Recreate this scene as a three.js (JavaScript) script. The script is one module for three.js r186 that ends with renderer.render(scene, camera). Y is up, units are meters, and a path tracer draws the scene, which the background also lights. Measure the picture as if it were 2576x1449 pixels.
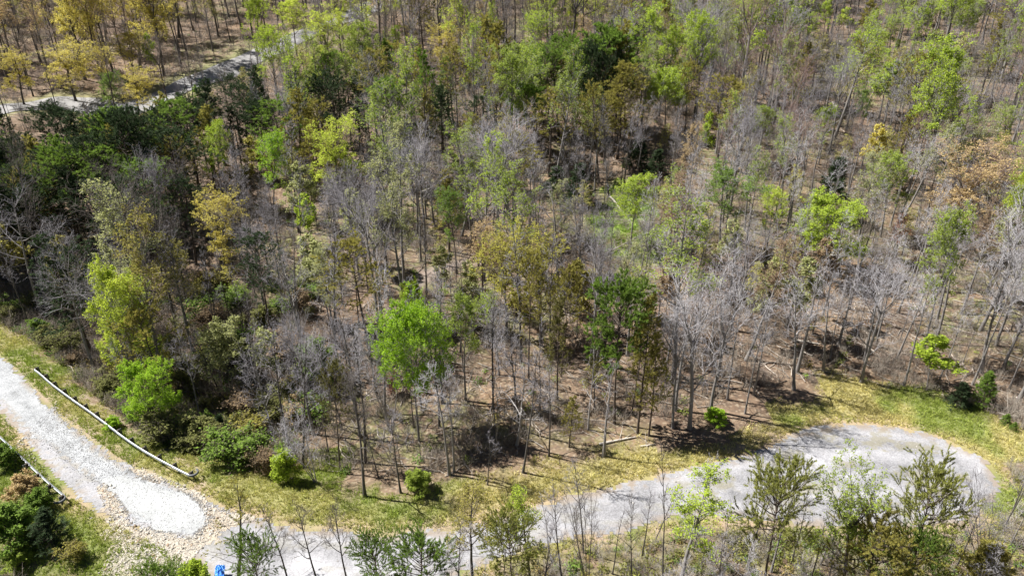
import * as THREE from 'three';
import { mergeGeometries } from 'three/addons/utils/BufferGeometryUtils.js';

// ---------------------------------------------------------------- camera, sky, sun, exposure
const EYE = 38, PITCH = 28 * Math.PI / 180;
const scene = new THREE.Scene();
const camera = new THREE.PerspectiveCamera(44.15, 1024 / 575, 0.5, 6000);
camera.position.set(0, EYE, 0);
camera.rotation.x = -PITCH;
const sunDir = new THREE.Vector3(-0.575, 0.80, -0.17).normalize();          // towards the sun: from the left and a little from beyond
{ // clear deep spring sky, computed: darker blue overhead, paler towards the horizon
  const w = 64, h = 64, data = new Float32Array(w * h * 4);
  for (let j = 0; j < h; j++) for (let i = 0; i < w; i++) {
    const up = Math.sin(((j + 0.5) / h - 0.5) * Math.PI), t = Math.pow(1 - Math.max(0, up), 2.5), k = (j * w + i) * 4;
    data[k] = 0.018 + 0.07 * t; data[k + 1] = 0.032 + 0.078 * t; data[k + 2] = 0.075 + 0.065 * t; data[k + 3] = 1;
  }
  const t = new THREE.DataTexture(data, w, h, THREE.RGBAFormat, THREE.FloatType);
  t.mapping = THREE.EquirectangularReflectionMapping; t.magFilter = THREE.LinearFilter; t.needsUpdate = true;
  scene.background = scene.environment = t;
}
const sun = new THREE.DirectionalLight(new THREE.Color(1.0, 0.965, 0.91), 5.0);
sun.name = 'sun';
sun.position.copy(sunDir).multiplyScalar(300).add(new THREE.Vector3(0, 0, -110));
sun.target.position.set(0, 0, -110);
sun.castShadow = true;
sun.shadow.mapSize.set(4096, 4096);
Object.assign(sun.shadow.camera, { left: -220, right: 220, top: 220, bottom: -220, near: 10, far: 700 });
scene.add(sun, sun.target);
const renderer = new THREE.WebGLRenderer({ antialias: true });
renderer.toneMapping = THREE.LinearToneMapping;
renderer.toneMappingExposure = 2.2;
renderer.shadowMap.enabled = true;

// ---------------------------------------------------------------- small helpers
function rand(seed) { let a = seed >>> 0; return () => { a = (a + 0x6D2B79F5) >>> 0; let t = a; t = Math.imul(t ^ (t >>> 15), t | 1); t ^= t + Math.imul(t ^ (t >>> 7), t | 61); return ((t ^ (t >>> 14)) >>> 0) / 4294967296; }; }
const V = (x, y, z) => new THREE.Vector3(x, y, z);
const clamp = (x, a, b) => Math.min(b, Math.max(a, x)), lerp = (a, b, t) => a + (b - a) * t;
const smooth = (a, b, x) => { const t = clamp((x - a) / (b - a), 0, 1); return t * t * (3 - 2 * t); };
const NT = (() => { const r = rand(77), a = new Float32Array(65536); for (let i = 0; i < a.length; i++) a[i] = r(); return a; })();
function noise(x, y) {                                                       // value noise 0..1
  const ix = Math.floor(x), iy = Math.floor(y); let fx = x - ix, fy = y - iy; fx = fx * fx * (3 - 2 * fx); fy = fy * fy * (3 - 2 * fy);
  const x0 = ix & 255, x1 = (ix + 1) & 255, y0 = (iy & 255) << 8, y1 = ((iy + 1) & 255) << 8;
  const a = NT[y0 + x0], b = NT[y0 + x1], c = NT[y1 + x0], d = NT[y1 + x1];
  return a + (b - a) * fx + (c - a) * fy + (a - b - c + d) * fx * fy;
}
const fbm = (x, y) => noise(x, y) * 0.53 + noise(x * 2.13 + 17, y * 2.13 + 5) * 0.27 + noise(x * 4.31 + 3, y * 4.31 + 41) * 0.2;
const counts = {};
function numbered(name) { const n = counts[name] = (counts[name] ?? -1) + 1; return n ? `${name}_${String(n).padStart(3, '0')}` : name; }
function tag(o, label, category, group, kind) {
  o.userData = { ...o.userData };
  if (label) o.userData.label = label;
  if (category) o.userData.category = category;
  if (group) o.userData.group = group; else delete o.userData.group;
  if (kind) o.userData.kind = kind;
  return o;
}
function mesh(name, geometry, material, parent) { const m = new THREE.Mesh(geometry, material); m.name = name; m.castShadow = m.receiveShadow = true; if (parent) parent.add(m); return m; }

// survey: where the lines of sight through the drone picture (2576 x 1449) meet the land
const CP = Math.cos(PITCH), SP = Math.sin(PITCH), FL = 1786, CU = 1288, CV = 724.5;
function sight(u, v) { const a = (u - CU) / FL, b = (CV - v) / FL; return V(a, b * CP - SP, -CP - b * SP); }
function flat(u, v, y = 0) { const s = sight(u, v), t = (y - EYE) / s.y; return V(s.x * t, y, s.z * t); }
const px = (x, y) => [x * 0.85867, y * 0.85867];                             // from the 3000 pixel wide picture
const P3 = (list) => list.map(([x, y]) => { const p = flat(...px(x, y)); return [p.x, p.z]; });

// ---------------------------------------------------------------- road outlines (world x, z)
const roadOutline = P3([[-260, 900], [0, 1048], [78, 1120], [171, 1221], [217, 1252], [272, 1295], [330, 1341], [388, 1373], [466, 1396], [575, 1445], [650, 1488], [711, 1507], [816, 1536], [893, 1547], [1000, 1551], [1050, 1565], [1136, 1571], [1210, 1556], [1322, 1551], [1388, 1536], [1458, 1522], [1520, 1497], [1610, 1474], [1680, 1450], [1757, 1439], [1855, 1415], [2000, 1376], [2078, 1363], [2233, 1318], [2310, 1279], [2388, 1256], [2450, 1246], [2520, 1244], [2621, 1252], [2722, 1272], [2827, 1314], [2889, 1353], [2920, 1392], [2926, 1435], [2909, 1474], [2855, 1512], [2738, 1545], [2582, 1552], [2388, 1540], [2194, 1520], [2097, 1514], [2000, 1512], [1893, 1543], [1815, 1563], [1700, 1569], [1621, 1584], [1540, 1612], [1427, 1650], [1310, 1700], [1200, 1790], [900, 1830], [700, 1780], [560, 1640], [300, 1506], [264, 1481], [218, 1454], [163, 1404], [109, 1341], [78, 1295], [50, 1256], [0, 1205], [-300, 960]]);
const whiteOutline = P3([[-260, 910], [0, 1053], [74, 1126], [151, 1200], [215, 1262], [272, 1318], [330, 1352], [388, 1388], [497, 1419], [575, 1462], [610, 1495], [612, 1530], [590, 1560], [563, 1577], [480, 1560], [388, 1536], [361, 1489], [311, 1425], [217, 1365], [163, 1318], [93, 1279], [58, 1237], [0, 1178], [-280, 948]]);
const padOutline = P3([[300, 1408], [360, 1400], [440, 1422], [510, 1440], [560, 1470], [594, 1500], [596, 1535], [556, 1568], [480, 1552], [400, 1528], [372, 1488], [325, 1440]]);
const rubbleOutline = P3([[388, 1376], [505, 1408], [583, 1450], [640, 1490], [716, 1502], [735, 1520], [660, 1545], [600, 1600], [560, 1650], [486, 1700], [440, 1800], [220, 1800], [264, 1690], [295, 1655], [342, 1592], [322, 1551], [311, 1505], [280, 1431], [300, 1418], [330, 1425], [388, 1536], [563, 1577], [606, 1520], [570, 1465], [497, 1421], [400, 1394]]);
const rubbleStrip = P3([[-60, 1195], [0, 1212], [40, 1225], [68, 1290], [95, 1335], [150, 1400], [140, 1412], [90, 1365], [50, 1320], [0, 1275], [-40, 1250]]);
const stripEdge = P3([[100, 1135], [150, 1150], [172, 1190], [165, 1215], [130, 1180]]);
function inside(poly, x, z) { let c = false; for (let i = 0, j = poly.length - 1; i < poly.length; j = i++) { const a = poly[i], b = poly[j]; if ((a[1] > z) !== (b[1] > z) && x < (b[0] - a[0]) * (z - a[1]) / (b[1] - a[1]) + a[0]) c = !c; } return c; }
function edgeDist(poly, x, z, closed = true) {
  let best = 1e9;
  for (let i = closed ? 0 : 1, j = closed ? poly.length - 1 : 0; i < poly.length; j = i++) {
    const ax = poly[j][0], az = poly[j][1], dx = poly[i][0] - ax, dz = poly[i][1] - az, t = clamp(((x - ax) * dx + (z - az) * dz) / (dx * dx + dz * dz + 1e-9), 0, 1);
    const ex = ax + dx * t - x, ez = az + dz * t - z, q = ex * ex + ez * ez; if (q < best) best = q;
  }
  return Math.sqrt(best);
}
function nearRoad(x, z) { if (z < -75 || x < -75 || x > 75) return 40; const e = edgeDist(roadOutline, x, z); return inside(roadOutline, x, z) ? -e : e; }
const RG = { x0: -80, z0: -80, s: 0.5, w: 321, h: 161 };                      // the same distance on a half metre grid, for speed
RG.a = new Float32Array(RG.w * RG.h);
for (let j = 0; j < RG.h; j++) for (let i = 0; i < RG.w; i++) RG.a[j * RG.w + i] = nearRoad(RG.x0 + i * RG.s, RG.z0 + j * RG.s);
function roadDist(x, z) {
  const fx = (x - RG.x0) / RG.s, fz = (z - RG.z0) / RG.s, i = Math.floor(fx), j = Math.floor(fz);
  if (i < 0 || j < 0 || i >= RG.w - 1 || j >= RG.h - 1) return 40;
  const a = RG.a, k = j * RG.w + i, tx = fx - i, tz = fz - j;
  return lerp(lerp(a[k], a[k + 1], tx), lerp(a[k + RG.w], a[k + RG.w + 1], tx), tz);
}
const midOf = []; for (let x = -40; x <= 60; x++) { let a = 0, n = 0; for (let z = -62; z < -28; z += 0.5) if (inside(roadOutline, x, z)) { a += z; n++; } midOf[x + 40] = n ? a / n : midOf[x + 39] ?? -40; }
const isNear = (x, z) => x > -16 && x < 46 && z > midOf[clamp(Math.round(x) + 40, 0, 100)];   // on the viewer's side of the road
// guardrail lines (their tops stand about 0.7 m over the road)
const railFar = [[100, 1083], [116, 1095], [144, 1120], [205, 1166], [272, 1213], [373, 1289], [427, 1324], [490, 1359], [552, 1391]].map((p) => flat(...px(...p), 0.6));
const railNear = [[-120, 1175], [-60, 1228], [0, 1283], [82, 1361], [136, 1411], [186, 1453]].map((p) => flat(...px(...p), 0.6));
const railFarXZ = railFar.map((p) => [p.x, p.z]), railNearXZ = railNear.map((p) => [p.x, p.z]);

// ---------------------------------------------------------------- the lie of the land
function land(x, z) {
  const d = -z, k = d - 52, rise = k < 0 ? 0 : k < 24 ? k * k / 48 * 0.105 : 0.105 * (k - 12);
  const far = d > 320 ? -0.09 * (d - 320) * smooth(320, 420, d) : 0;
  const r = roadDist(x, z), free = smooth(2, 14, r);
  let y = rise + far + free * ((fbm(x * 0.045 + 9, z * 0.045 + 4) - 0.5) * 3.2 + (noise(x * 0.21, z * 0.21) - 0.5) * 0.5) * smooth(20, 60, d + 25);
  if (r > 0 && x < 0) {                                                      // fill slopes outside both guardrails
    const a = edgeDist(railFarXZ, x, z, false), b = edgeDist(railNearXZ, x, z, false);
    const off = smooth(1.5, 9, r);
    y -= off * (1.6 * smooth(26, 6, a) + 1.2 * smooth(18, 4, b));
  }
  if (r > 0 && x >= -20 && d < 36) y -= smooth(2.5, 12, r) * 1.2;
  return y;
}
function ground(u, v, above = 0) {
  const s = sight(u, v); let t = 20;
  for (let i = 0; i < 4000; i++) { const y = EYE + s.y * t - above; if (y <= land(s.x * t, s.z * t)) break; t += 0.25; }
  return V(s.x * t, land(s.x * t, s.z * t), s.z * t);
}
function riseTo(p, v) { const q = (CV - v) / FL, d = -p.z; return d * (q * CP - SP) / (CP + q * SP) + EYE - p.y; }      // height over p whose top is seen in row v
const depth = (x, y, z) => -z * CP - (y - EYE) * SP;
const farLine = [[-60, 292], [0, 279], [60, 270], [120, 263], [215, 267], [300, 277], [380, 255], [460, 222], [550, 187], [640, 145], [720, 110], [830, 62], [930, 18], [1010, -16]].map((p) => { const g = ground(...p); return [g.x, g.z]; });
const farRoadDist = (x, z) => (z > -85 || x > 20 ? 40 : edgeDist(farLine, x, z, false));

// openings and patches on the forest floor: [x, z, radius x, radius z]
const clearing = ground(1585, 560), sandy = [ground(1030, 720), ground(1085, 690), ground(1140, 668), ground(1200, 655)].map((p) => [p.x, p.z]);
const ditch = [ground(1500, 625), ground(1560, 605), ground(1610, 585), ground(1660, 560)].map((p) => [p.x, p.z]);
const inClearing = (x, z) => 1 - smooth(0.5, 1.25, Math.hypot((x - clearing.x) / 5.2, (z - clearing.z) / 11) + (noise(x * 0.4, z * 0.4) - 0.5) * 0.5);

// ---------------------------------------------------------------- textures
function texture(w, h, fill, srgb = true) {
  const data = new Uint8Array(w * h * 4), c = [0, 0, 0];
  for (let y = 0, i = 0; y < h; y++) for (let x = 0; x < w; x++, i += 4) { fill(x, y, c); data[i] = clamp(c[0], 0, 1) ** (srgb ? 0.4545 : 1) * 255; data[i + 1] = clamp(c[1], 0, 1) ** (srgb ? 0.4545 : 1) * 255; data[i + 2] = clamp(c[2], 0, 1) ** (srgb ? 0.4545 : 1) * 255; data[i + 3] = 255; }
  const t = new THREE.DataTexture(data, w, h);
  t.wrapS = t.wrapT = THREE.RepeatWrapping; t.magFilter = THREE.LinearFilter; t.minFilter = THREE.LinearMipmapLinearFilter; t.generateMipmaps = true;
  if (srgb) t.colorSpace = THREE.SRGBColorSpace;
  t.needsUpdate = true;
  return t;
}
const LAND = { x0: -150, z0: -330, size: 320 };
const speck = (() => { const r = rand(5), a = new Float32Array(512 * 512); for (let i = 0; i < a.length; i++) a[i] = r(); return (x, y) => a[((y & 511) << 9) + (x & 511)]; })();
const mixC = (c, r, g, b, t) => { c[0] += (r - c[0]) * t; c[1] += (g - c[1]) * t; c[2] += (b - c[2]) * t; };
const landMap = texture(2048, 2048, (i, j, c) => {
  const x = LAND.x0 + (i + 0.5) / 2048 * LAND.size, z = LAND.z0 + (j + 0.5) / 2048 * LAND.size;
  const big = fbm(x * 0.06, z * 0.06), mid = fbm(x * 0.35 + 50, z * 0.35), fine = fbm(x * 1.7, z * 1.7 + 20), s = speck(i, j), r = roadDist(x, z);
  c[0] = 0.145; c[1] = 0.093; c[2] = 0.058;                                    // old oak leaves
  mixC(c, 0.21, 0.148, 0.097, smooth(0.42, 0.62, mid) * 0.7); mixC(c, 0.21, 0.128, 0.07, smooth(0.5, 0.7, fbm(x * 0.22 + 70, z * 0.22)) * 0.5);
  mixC(c, 0.10, 0.068, 0.05, smooth(0.5, 0.3, mid) * 0.7);
  mixC(c, 0.15, 0.155, 0.055, smooth(0.44, 0.62, big) * smooth(0.38, 0.6, fine) * 0.8);
  mixC(c, 0.36, 0.30, 0.22, s > 0.87 ? 0.6 : 0);
  mixC(c, 0.08, 0.06, 0.045, s < 0.16 ? 0.6 : 0);
  const nearer = r > 0 && isNear(x, z), reach = nearer ? 2.2 : x < -24 ? 5.0 : x < -10 ? 6.6 : x > 28 ? 8 : x > 11.5 && x < 22 ? 3 : 5.4, grass = Math.max(smooth(reach, reach - 3.6, r + (mid - 0.5) * 6), x < -13 && z > -46 ? 0.8 * smooth(0.7, 0.4, fine) : 0);
  if (r < 30) {
    const green = smooth(0.35, 0.62, fbm(x * 0.16 + 8, z * 0.16)) + (x < -8 ? 0.35 : 0);
    const gr = lerp(0.30, 0.15, clamp(green, 0, 1)), gg = lerp(0.265, 0.18, clamp(green, 0, 1)), gb = lerp(0.11, 0.045, clamp(green, 0, 1)), v = 0.75 + fine * 0.3 + s * 0.25;
    mixC(c, gr * v, gg * v, gb * v, grass * 0.93);
    mixC(c, 0.36, 0.27, 0.19, smooth(1.3, 0.1, Math.abs(r - 0.4)) * smooth(0.4, 0.7, mid + 0.12) * 0.8);                  // bare soil along the edge
    const a = x < 0 && z > -62 ? edgeDist(railFarXZ, x, z, false) : 9;
    if (a < 4 && r > 0) mixC(c, 0.33, 0.26, 0.20, smooth(0.5, 0.1, Math.abs(a - 1.1)) * smooth(0.35, 0.6, fine) * 0.8);
  }
  if (nearer && r > 1.5) mixC(c, 0.21, 0.18, 0.095, smooth(0.35, 0.6, fine) * 0.7);
  const f = farRoadDist(x, z);
  if (f < 14) mixC(c, 0.22, 0.23, 0.09, smooth(11, 5, f + mid * 4) * 0.7);
  const k = inClearing(x, z); if (k > 0) mixC(c, 0.17 + s * 0.06, 0.235 + s * 0.07, 0.05, k * 0.95);
  const w = edgeDist(sandy, x, z, false); if (w < 4) mixC(c, 0.25, 0.20, 0.17, smooth(2.6, 0.8, w + mid) * 0.9);
  const q = edgeDist(ditch, x, z, false); if (q < 4) mixC(c, 0.11, 0.075, 0.04, smooth(2.2, 0.7, q + mid) * 0.9);
});
landMap.wrapS = landMap.wrapT = THREE.MirroredRepeatWrapping;
const roughBump = texture(256, 256, (i, j, c) => { c[0] = c[1] = c[2] = speck(i, j) * 0.5 + fbm(i / 8, j / 8) * 0.5; }, false);
roughBump.repeat.set(LAND.size / 8, LAND.size / 8);
const barkBump = texture(64, 256, (i, j, c) => { c[0] = c[1] = c[2] = noise(i / 4, j / 28) * 0.7 + speck(i, j) * 0.3; }, false);

// ---------------------------------------------------------------- ground and roads
function axis(list) { const out = []; for (let k = 0; k < list.length - 1; k++) { const [a, step] = list[k], b = list[k + 1][0], n = Math.max(1, Math.round((b - a) / step)); for (let i = 0; i < n; i++) out.push(a + (b - a) * i / n); } out.push(list.at(-1)[0]); return out; }
function gridGeometry(xs, zs, y, uv, keep) {
  const pos = new Float32Array(xs.length * zs.length * 3), uvs = new Float32Array(xs.length * zs.length * 2), idx = [];
  for (let j = 0, k = 0; j < zs.length; j++) for (let i = 0; i < xs.length; i++, k++) { pos[k * 3] = xs[i]; pos[k * 3 + 1] = y(xs[i], zs[j]); pos[k * 3 + 2] = zs[j]; const t = uv(xs[i], zs[j]); uvs[k * 2] = t[0]; uvs[k * 2 + 1] = t[1]; }
  for (let j = 0; j < zs.length - 1; j++) for (let i = 0; i < xs.length - 1; i++) {
    if (keep && !keep((xs[i] + xs[i + 1]) / 2, (zs[j] + zs[j + 1]) / 2)) continue;
    const a = j * xs.length + i, b = a + 1, c = a + xs.length, d = c + 1; idx.push(a, c, b, b, c, d);
  }
  const g = new THREE.BufferGeometry();
  g.setAttribute('position', new THREE.BufferAttribute(pos, 3)); g.setAttribute('uv', new THREE.BufferAttribute(uvs, 2)); g.setIndex(idx); g.computeVertexNormals();
  return g;
}
const ground_ = mesh('ground', gridGeometry(axis([[-3000, 400], [-600, 60], [-170, 4], [-110, 0.75], [110, 4], [170, 60], [600, 400], [3000, 1]]), axis([[-3000, 300], [-700, 50], [-330, 4], [-240, 1.4], [-110, 0.6], [-20, 4], [40, 80], [400, 1]]), land, (x, z) => [(x - LAND.x0) / LAND.size, (z - LAND.z0) / LAND.size]),
  new THREE.MeshStandardMaterial({ map: landMap, roughness: 1, bumpMap: roughBump, bumpScale: 0.05 }), scene);
tag(ground_, 'forest floor of brown leaf litter with grassy strips along the gravel road', null, null, 'structure');

function sheet(name, outline, step, lift, ragged, material, extra, uvOf) {
  const xsAll = outline.map((p) => p[0]), zsAll = outline.map((p) => p[1]);
  const xs = axis([[Math.max(-60, Math.min(...xsAll) - 1), step], [Math.min(70, Math.max(...xsAll) + 1), 1]]), zs = axis([[Math.max(-80, Math.min(...zsAll) - 1), step], [Math.max(...zsAll) + 1, 1]]);
  const g = gridGeometry(xs, zs, (x, z) => land(x, z) + lift, (x, z) => uvOf ? uvOf(x, z) : [x / 40, z / 40], (x, z) => {
    const e = edgeDist(outline, x, z), s = inside(outline, x, z) ? e : -e, n = (fbm(x * 0.7, z * 0.7) - 0.5) * ragged * 2 + (fbm(x * 2.9, z * 2.9 + 7) - 0.5) * ragged;
    return s > n;
  });
  const m = mesh(name, g, material, scene); tag(m, extra, null, null, 'structure'); return m;
}
const oldMap = texture(1024, 1024, (i, j, c) => { const x = i / 25.6, z = j / 25.6, v = 0.25 + (fbm(x * 0.4, z * 0.4) - 0.5) * 0.16 + (speck(i, j) - 0.5) * 0.12; c[0] = v; c[1] = v * 0.98; c[2] = v * 0.98; });
const roadMap = texture(2048, 768, (i, j, c) => {                             // worn chip seal, dust, wheel tracks and weedy streaks, 128 x 48 m
  const x = i / 16 - 64, z = j / 16 - 72, r = roadDist(x, z), a = fbm(x * 0.3, z * 0.3), b = fbm(x * 1.9, z * 1.9), s = speck(i, j), k = -r + (a - 0.5) * 1.6;
  const v = 0.29 + (a - 0.5) * 0.18 + (b - 0.5) * 0.10 + (s - 0.5) * 0.15 + 0.05 * Math.sin(k * 2.3) * smooth(0.4, 1.2, k);
  c[0] = v * 0.985; c[1] = v * 0.98; c[2] = v * 1.03;
  const weeds = smooth(0.52, 0.64, fbm(x * 0.5 + 31, z * 0.9)) * smooth(0.3, 0.6, b) * (x > 12 ? 0.55 : 0.25); mixC(c, 0.21, 0.19, 0.11, weeds);
  mixC(c, 0.25, 0.20, 0.15, smooth(1.1, 0.1, -r) * smooth(0.4, 0.62, b) * 0.8);
});
const whiteMap = texture(1024, 1024, (i, j, c) => {                            // crushed stone over 40 x 40 m, with two packed wheel bands
  const x = i / 25.6 - 45, z = j / 25.6 - 65, e = edgeDist(whiteOutline, x, z), v = 0.33 + (fbm(x * 0.5, z * 0.5) - 0.5) * 0.16 + (speck(i, j) - 0.5) * 0.3 - 0.05 * smooth(0.35, 0.0, Math.abs(e - 1.1 + (noise(x, z) - 0.5) * 0.4)) + (noise(x * 2, z * 2) - 0.5) * 0.08;
  c[0] = v * 0.95; c[1] = v * 0.98; c[2] = v * 1.02; mixC(c, 0.27, 0.24, 0.20, smooth(0.5, 0, e) * smooth(0.4, 0.6, noise(x * 3, z * 3)) * 0.7);
});
const padMap = texture(512, 512, (i, j, c) => { const x = i / 12.8, z = j / 12.8, v = 0.37 + (fbm(x * 0.6, z * 0.6) - 0.5) * 0.18 + (speck(i, j) - 0.5) * 0.1; c[0] = v * 0.96; c[1] = v * 0.99; c[2] = v; });
const stoneBump = texture(512, 512, (i, j, c) => { c[0] = c[1] = c[2] = speck(i, j); }, false);
sheet('gravel_road', roadOutline, 0.25, 0.015, 0.5, new THREE.MeshStandardMaterial({ map: roadMap, roughness: 1 }), 'pale grey gravel road that ends in a rounded turning area', (x, z) => [(x + 64) / 128, (z + 72) / 48]);
sheet('road_gravel', whiteOutline, 0.12, 0.028, 0.45, new THREE.MeshStandardMaterial({ map: whiteMap, roughness: 1, bumpMap: stoneBump, bumpScale: 0.006 }), 'fresh white crushed stone spread down the middle of the road', (x, z) => [(x + 45) / 40, (z + 65) / 40]);
sheet('road_shoulder', rubbleOutline, 0.2, 0.028, 0.9, new THREE.MeshStandardMaterial({ map: texture(512, 512, (i, j, c) => { const v = 0.36 + (speck(i, j) - 0.5) * 0.3, w = fbm(i / 40, j / 40); c[0] = v; c[1] = v * lerp(0.82, 0.95, w); c[2] = v * lerp(0.6, 0.85, w); }), roughness: 1, bumpMap: stoneBump, bumpScale: 0.02 }), 'cream stony shoulder round the white patch of the road');
sheet('road_surface', padOutline, 0.12, 0.04, 0.5, new THREE.MeshStandardMaterial({ map: padMap, roughness: 1 }), 'smooth white stone dust where the road widens');
{ // the paved road behind the woods: a ribbon
  const pts = new THREE.CatmullRomCurve3(farLine.map(([x, z]) => V(x, 0, z))).getSpacedPoints(160), pos = [], uv = [], idx = [], across = 7, half = 3.3;
  pts.forEach((p, i) => {
    const t = pts[Math.min(i + 1, 160)].clone().sub(pts[Math.max(i - 1, 0)]).normalize();
    for (let k = 0; k < across; k++) { const o = (k / (across - 1) * 2 - 1) * half, x = p.x - t.z * o, z = p.z + t.x * o; pos.push(x, land(x, z) + 0.12, z); uv.push(x / 40, z / 40); }
    if (i) for (let k = 0; k < across - 1; k++) { const a = (i - 1) * across + k, b = a + 1, c = a + across, d = c + 1; idx.push(a, b, c, b, d, c); }
  });
  const g = new THREE.BufferGeometry(); g.setAttribute('position', new THREE.Float32BufferAttribute(pos, 3)); g.setAttribute('uv', new THREE.Float32BufferAttribute(uv, 2)); g.setIndex(idx); g.computeVertexNormals();
  tag(mesh('road', g, new THREE.MeshStandardMaterial({ map: oldMap, roughness: 1, side: THREE.DoubleSide }), scene), 'grey road winding through the woods beyond the trees', null, null, 'structure');
}
// loose stones
function stoneShape(seed) {
  const r = rand(seed), g = new THREE.IcosahedronGeometry(1, 0), p = g.attributes.position, f = new Map();
  for (let i = 0; i < p.count; i++) { const k = [p.getX(i), p.getY(i), p.getZ(i)].map((n) => n.toFixed(2)).join(); if (!f.has(k)) f.set(k, 0.65 + r() * 0.6); const s = f.get(k); p.setXYZ(i, p.getX(i) * s * 1.1, p.getY(i) * s * 0.65, p.getZ(i) * s * 0.85); }
  g.computeVertexNormals(); return g;
}
function scatter(name, geometry, material, spots, label, tint) {
  const m = new THREE.InstancedMesh(geometry, material, spots.length), o = new THREE.Object3D(), c = new THREE.Color();
  spots.forEach((s, i) => {
    o.position.set(s.x, s.y, s.z); o.rotation.set(s.rx ?? 0, s.ry ?? 0, s.rz ?? 0); o.scale.set(s.sx ?? s.s, s.sy ?? s.s, s.sz ?? s.s); o.updateMatrix(); m.setMatrixAt(i, o.matrix);
    if (tint) m.setColorAt(i, c.setRGB(...s.c));
  });
  m.name = name; m.castShadow = m.receiveShadow = true; scene.add(m);
  return tag(m, label, null, null, 'stuff');
}
{
  const r = rand(11), white = [], cream = [];
  for (let i = 0; i < 45000; i++) {
    const x = lerp(-40, -14, r()), z = lerp(-58, -28, r());
    const e = edgeDist(whiteOutline, x, z); if (!inside(whiteOutline, x, z) && e > 0.9 * r() * r() || inside(padOutline, x, z) && r() < smooth(0.1, 2.2, edgeDist(padOutline, x, z)) * 1.02 - 0.04) continue;
    const v = 0.22 + r() * 0.3; white.push({ x, y: land(x, z) + 0.04, z, s: 0.02 + r() * 0.032, ry: r() * 6, rx: r(), c: [v, v * 1.0, v * 1.01] });
  }
  for (let i = 0; i < 90000; i++) {
    const x = lerp(-40, -8, r()), z = lerp(-58, -24, r()), strip = inside(rubbleStrip, x, z) || inside(stripEdge, x, z);
    if (!strip && !inside(rubbleOutline, x, z) || inside(padOutline, x, z) && r() < 0.35 + edgeDist(padOutline, x, z)) continue;
    if (strip && r() < 0.3) continue;
    const v = 0.30 + r() * 0.32, w = r(); cream.push({ x, y: land(x, z) + 0.04, z, s: 0.026 + r() * r() * r() * 0.17, ry: r() * 6, rx: r() * 2, rz: r(), c: w < 0.12 ? [v * 0.8, v * 0.6, v * 0.42] : [v, v * 0.93, v * 0.82] });
  }
  const grey = [];
  for (let i = 0; i < 5200; i++) {                                          // strays along both edges and on the old surface
    const x = lerp(-40, 55, r()), z = lerp(-58, -26, r()), d = roadDist(x, z);
    if (d > 1.0 || d < -3 && r() < 0.75) continue;
    const v = 0.22 + r() * 0.24; grey.push({ x, y: land(x, z) + 0.02, z, s: 0.03 + r() * r() * 0.07, ry: r() * 6, c: [v, v * 0.95, v * 0.9] });
  }
  const stoneMat = new THREE.MeshStandardMaterial({ color: 0xffffff, roughness: 0.95 });
  scatter('gravel', stoneShape(3), stoneMat, white, 'white crushed stone lying on the road', true);
  scatter('stone_rubble', stoneShape(4), stoneMat, cream, 'cream rubble stones heaped round the white patch of the road', true);
  scatter('loose_gravel', stoneShape(6), stoneMat, grey, 'grey pebbles along the road edges', true);
}

// ---------------------------------------------------------------- plant building
class Geo {
  constructor() { this.p = []; this.n = []; this.i = []; this.c = []; }
  tube(pts, radii, sides) {
    const base = this.p.length / 3, a = V(), b = V(), t = V();
    for (let k = 0; k < pts.length; k++) {
      t.subVectors(pts[Math.min(k + 1, pts.length - 1)], pts[Math.max(k - 1, 0)]).normalize();
      a.set(Math.abs(t.y) > 0.9 ? 1 : 0, Math.abs(t.y) > 0.9 ? 0 : 1, 0).cross(t).normalize(); b.crossVectors(t, a);
      for (let s = 0; s < sides; s++) { const w = s / sides * Math.PI * 2, x = Math.cos(w), y = Math.sin(w), nx = a.x * x + b.x * y, ny = a.y * x + b.y * y, nz = a.z * x + b.z * y; this.p.push(pts[k].x + nx * radii[k], pts[k].y + ny * radii[k], pts[k].z + nz * radii[k]); this.n.push(nx, ny, nz); }
    }
    for (let k = 0; k < pts.length - 1; k++) for (let s = 0; s < sides; s++) { const q = base + k * sides + s, w = base + k * sides + (s + 1) % sides; this.i.push(q, w, q + sides, w, w + sides, q + sides); }
  }
  leaf(p, n, t, len, wid, shade) {                                           // a folded kite
    const base = this.p.length / 3, s = V().crossVectors(n, t).normalize();
    const put = (a, b, c) => { this.p.push(p.x + t.x * a + s.x * b + n.x * c, p.y + t.y * a + s.y * b + n.y * c, p.z + t.z * a + s.z * b + n.z * c); this.n.push(n.x, n.y, n.z); this.c.push(shade, shade, shade); };
    put(0, 0, 0); put(len * 0.5, wid * 0.5, len * 0.12); put(len, 0, 0); put(len * 0.5, -wid * 0.5, len * 0.12);
    this.i.push(base, base + 2, base + 1, base, base + 3, base + 2);
  }
  needle(p, t, len, wid, r, shade) {
    const base = this.p.length / 3, s = V(r() - 0.5, r() - 0.5, r() - 0.5).cross(t).normalize(), n = V().crossVectors(s, t);
    for (const [a, b] of [[0, wid / 2], [0, -wid / 2], [len, 0]]) { this.p.push(p.x + t.x * a + s.x * b, p.y + t.y * a + s.y * b, p.z + t.z * a + s.z * b); this.n.push(n.x, n.y, n.z); this.c.push(shade, shade, shade); }
    this.i.push(base, base + 2, base + 1);
  }
  build(withColor) {
    const g = new THREE.BufferGeometry();
    g.setAttribute('position', new THREE.Float32BufferAttribute(this.p, 3)); g.setAttribute('normal', new THREE.Float32BufferAttribute(this.n, 3));
    if (withColor) g.setAttribute('color', new THREE.Float32BufferAttribute(this.c, 3));
    g.setIndex(this.i); return g;
  }
}
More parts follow.
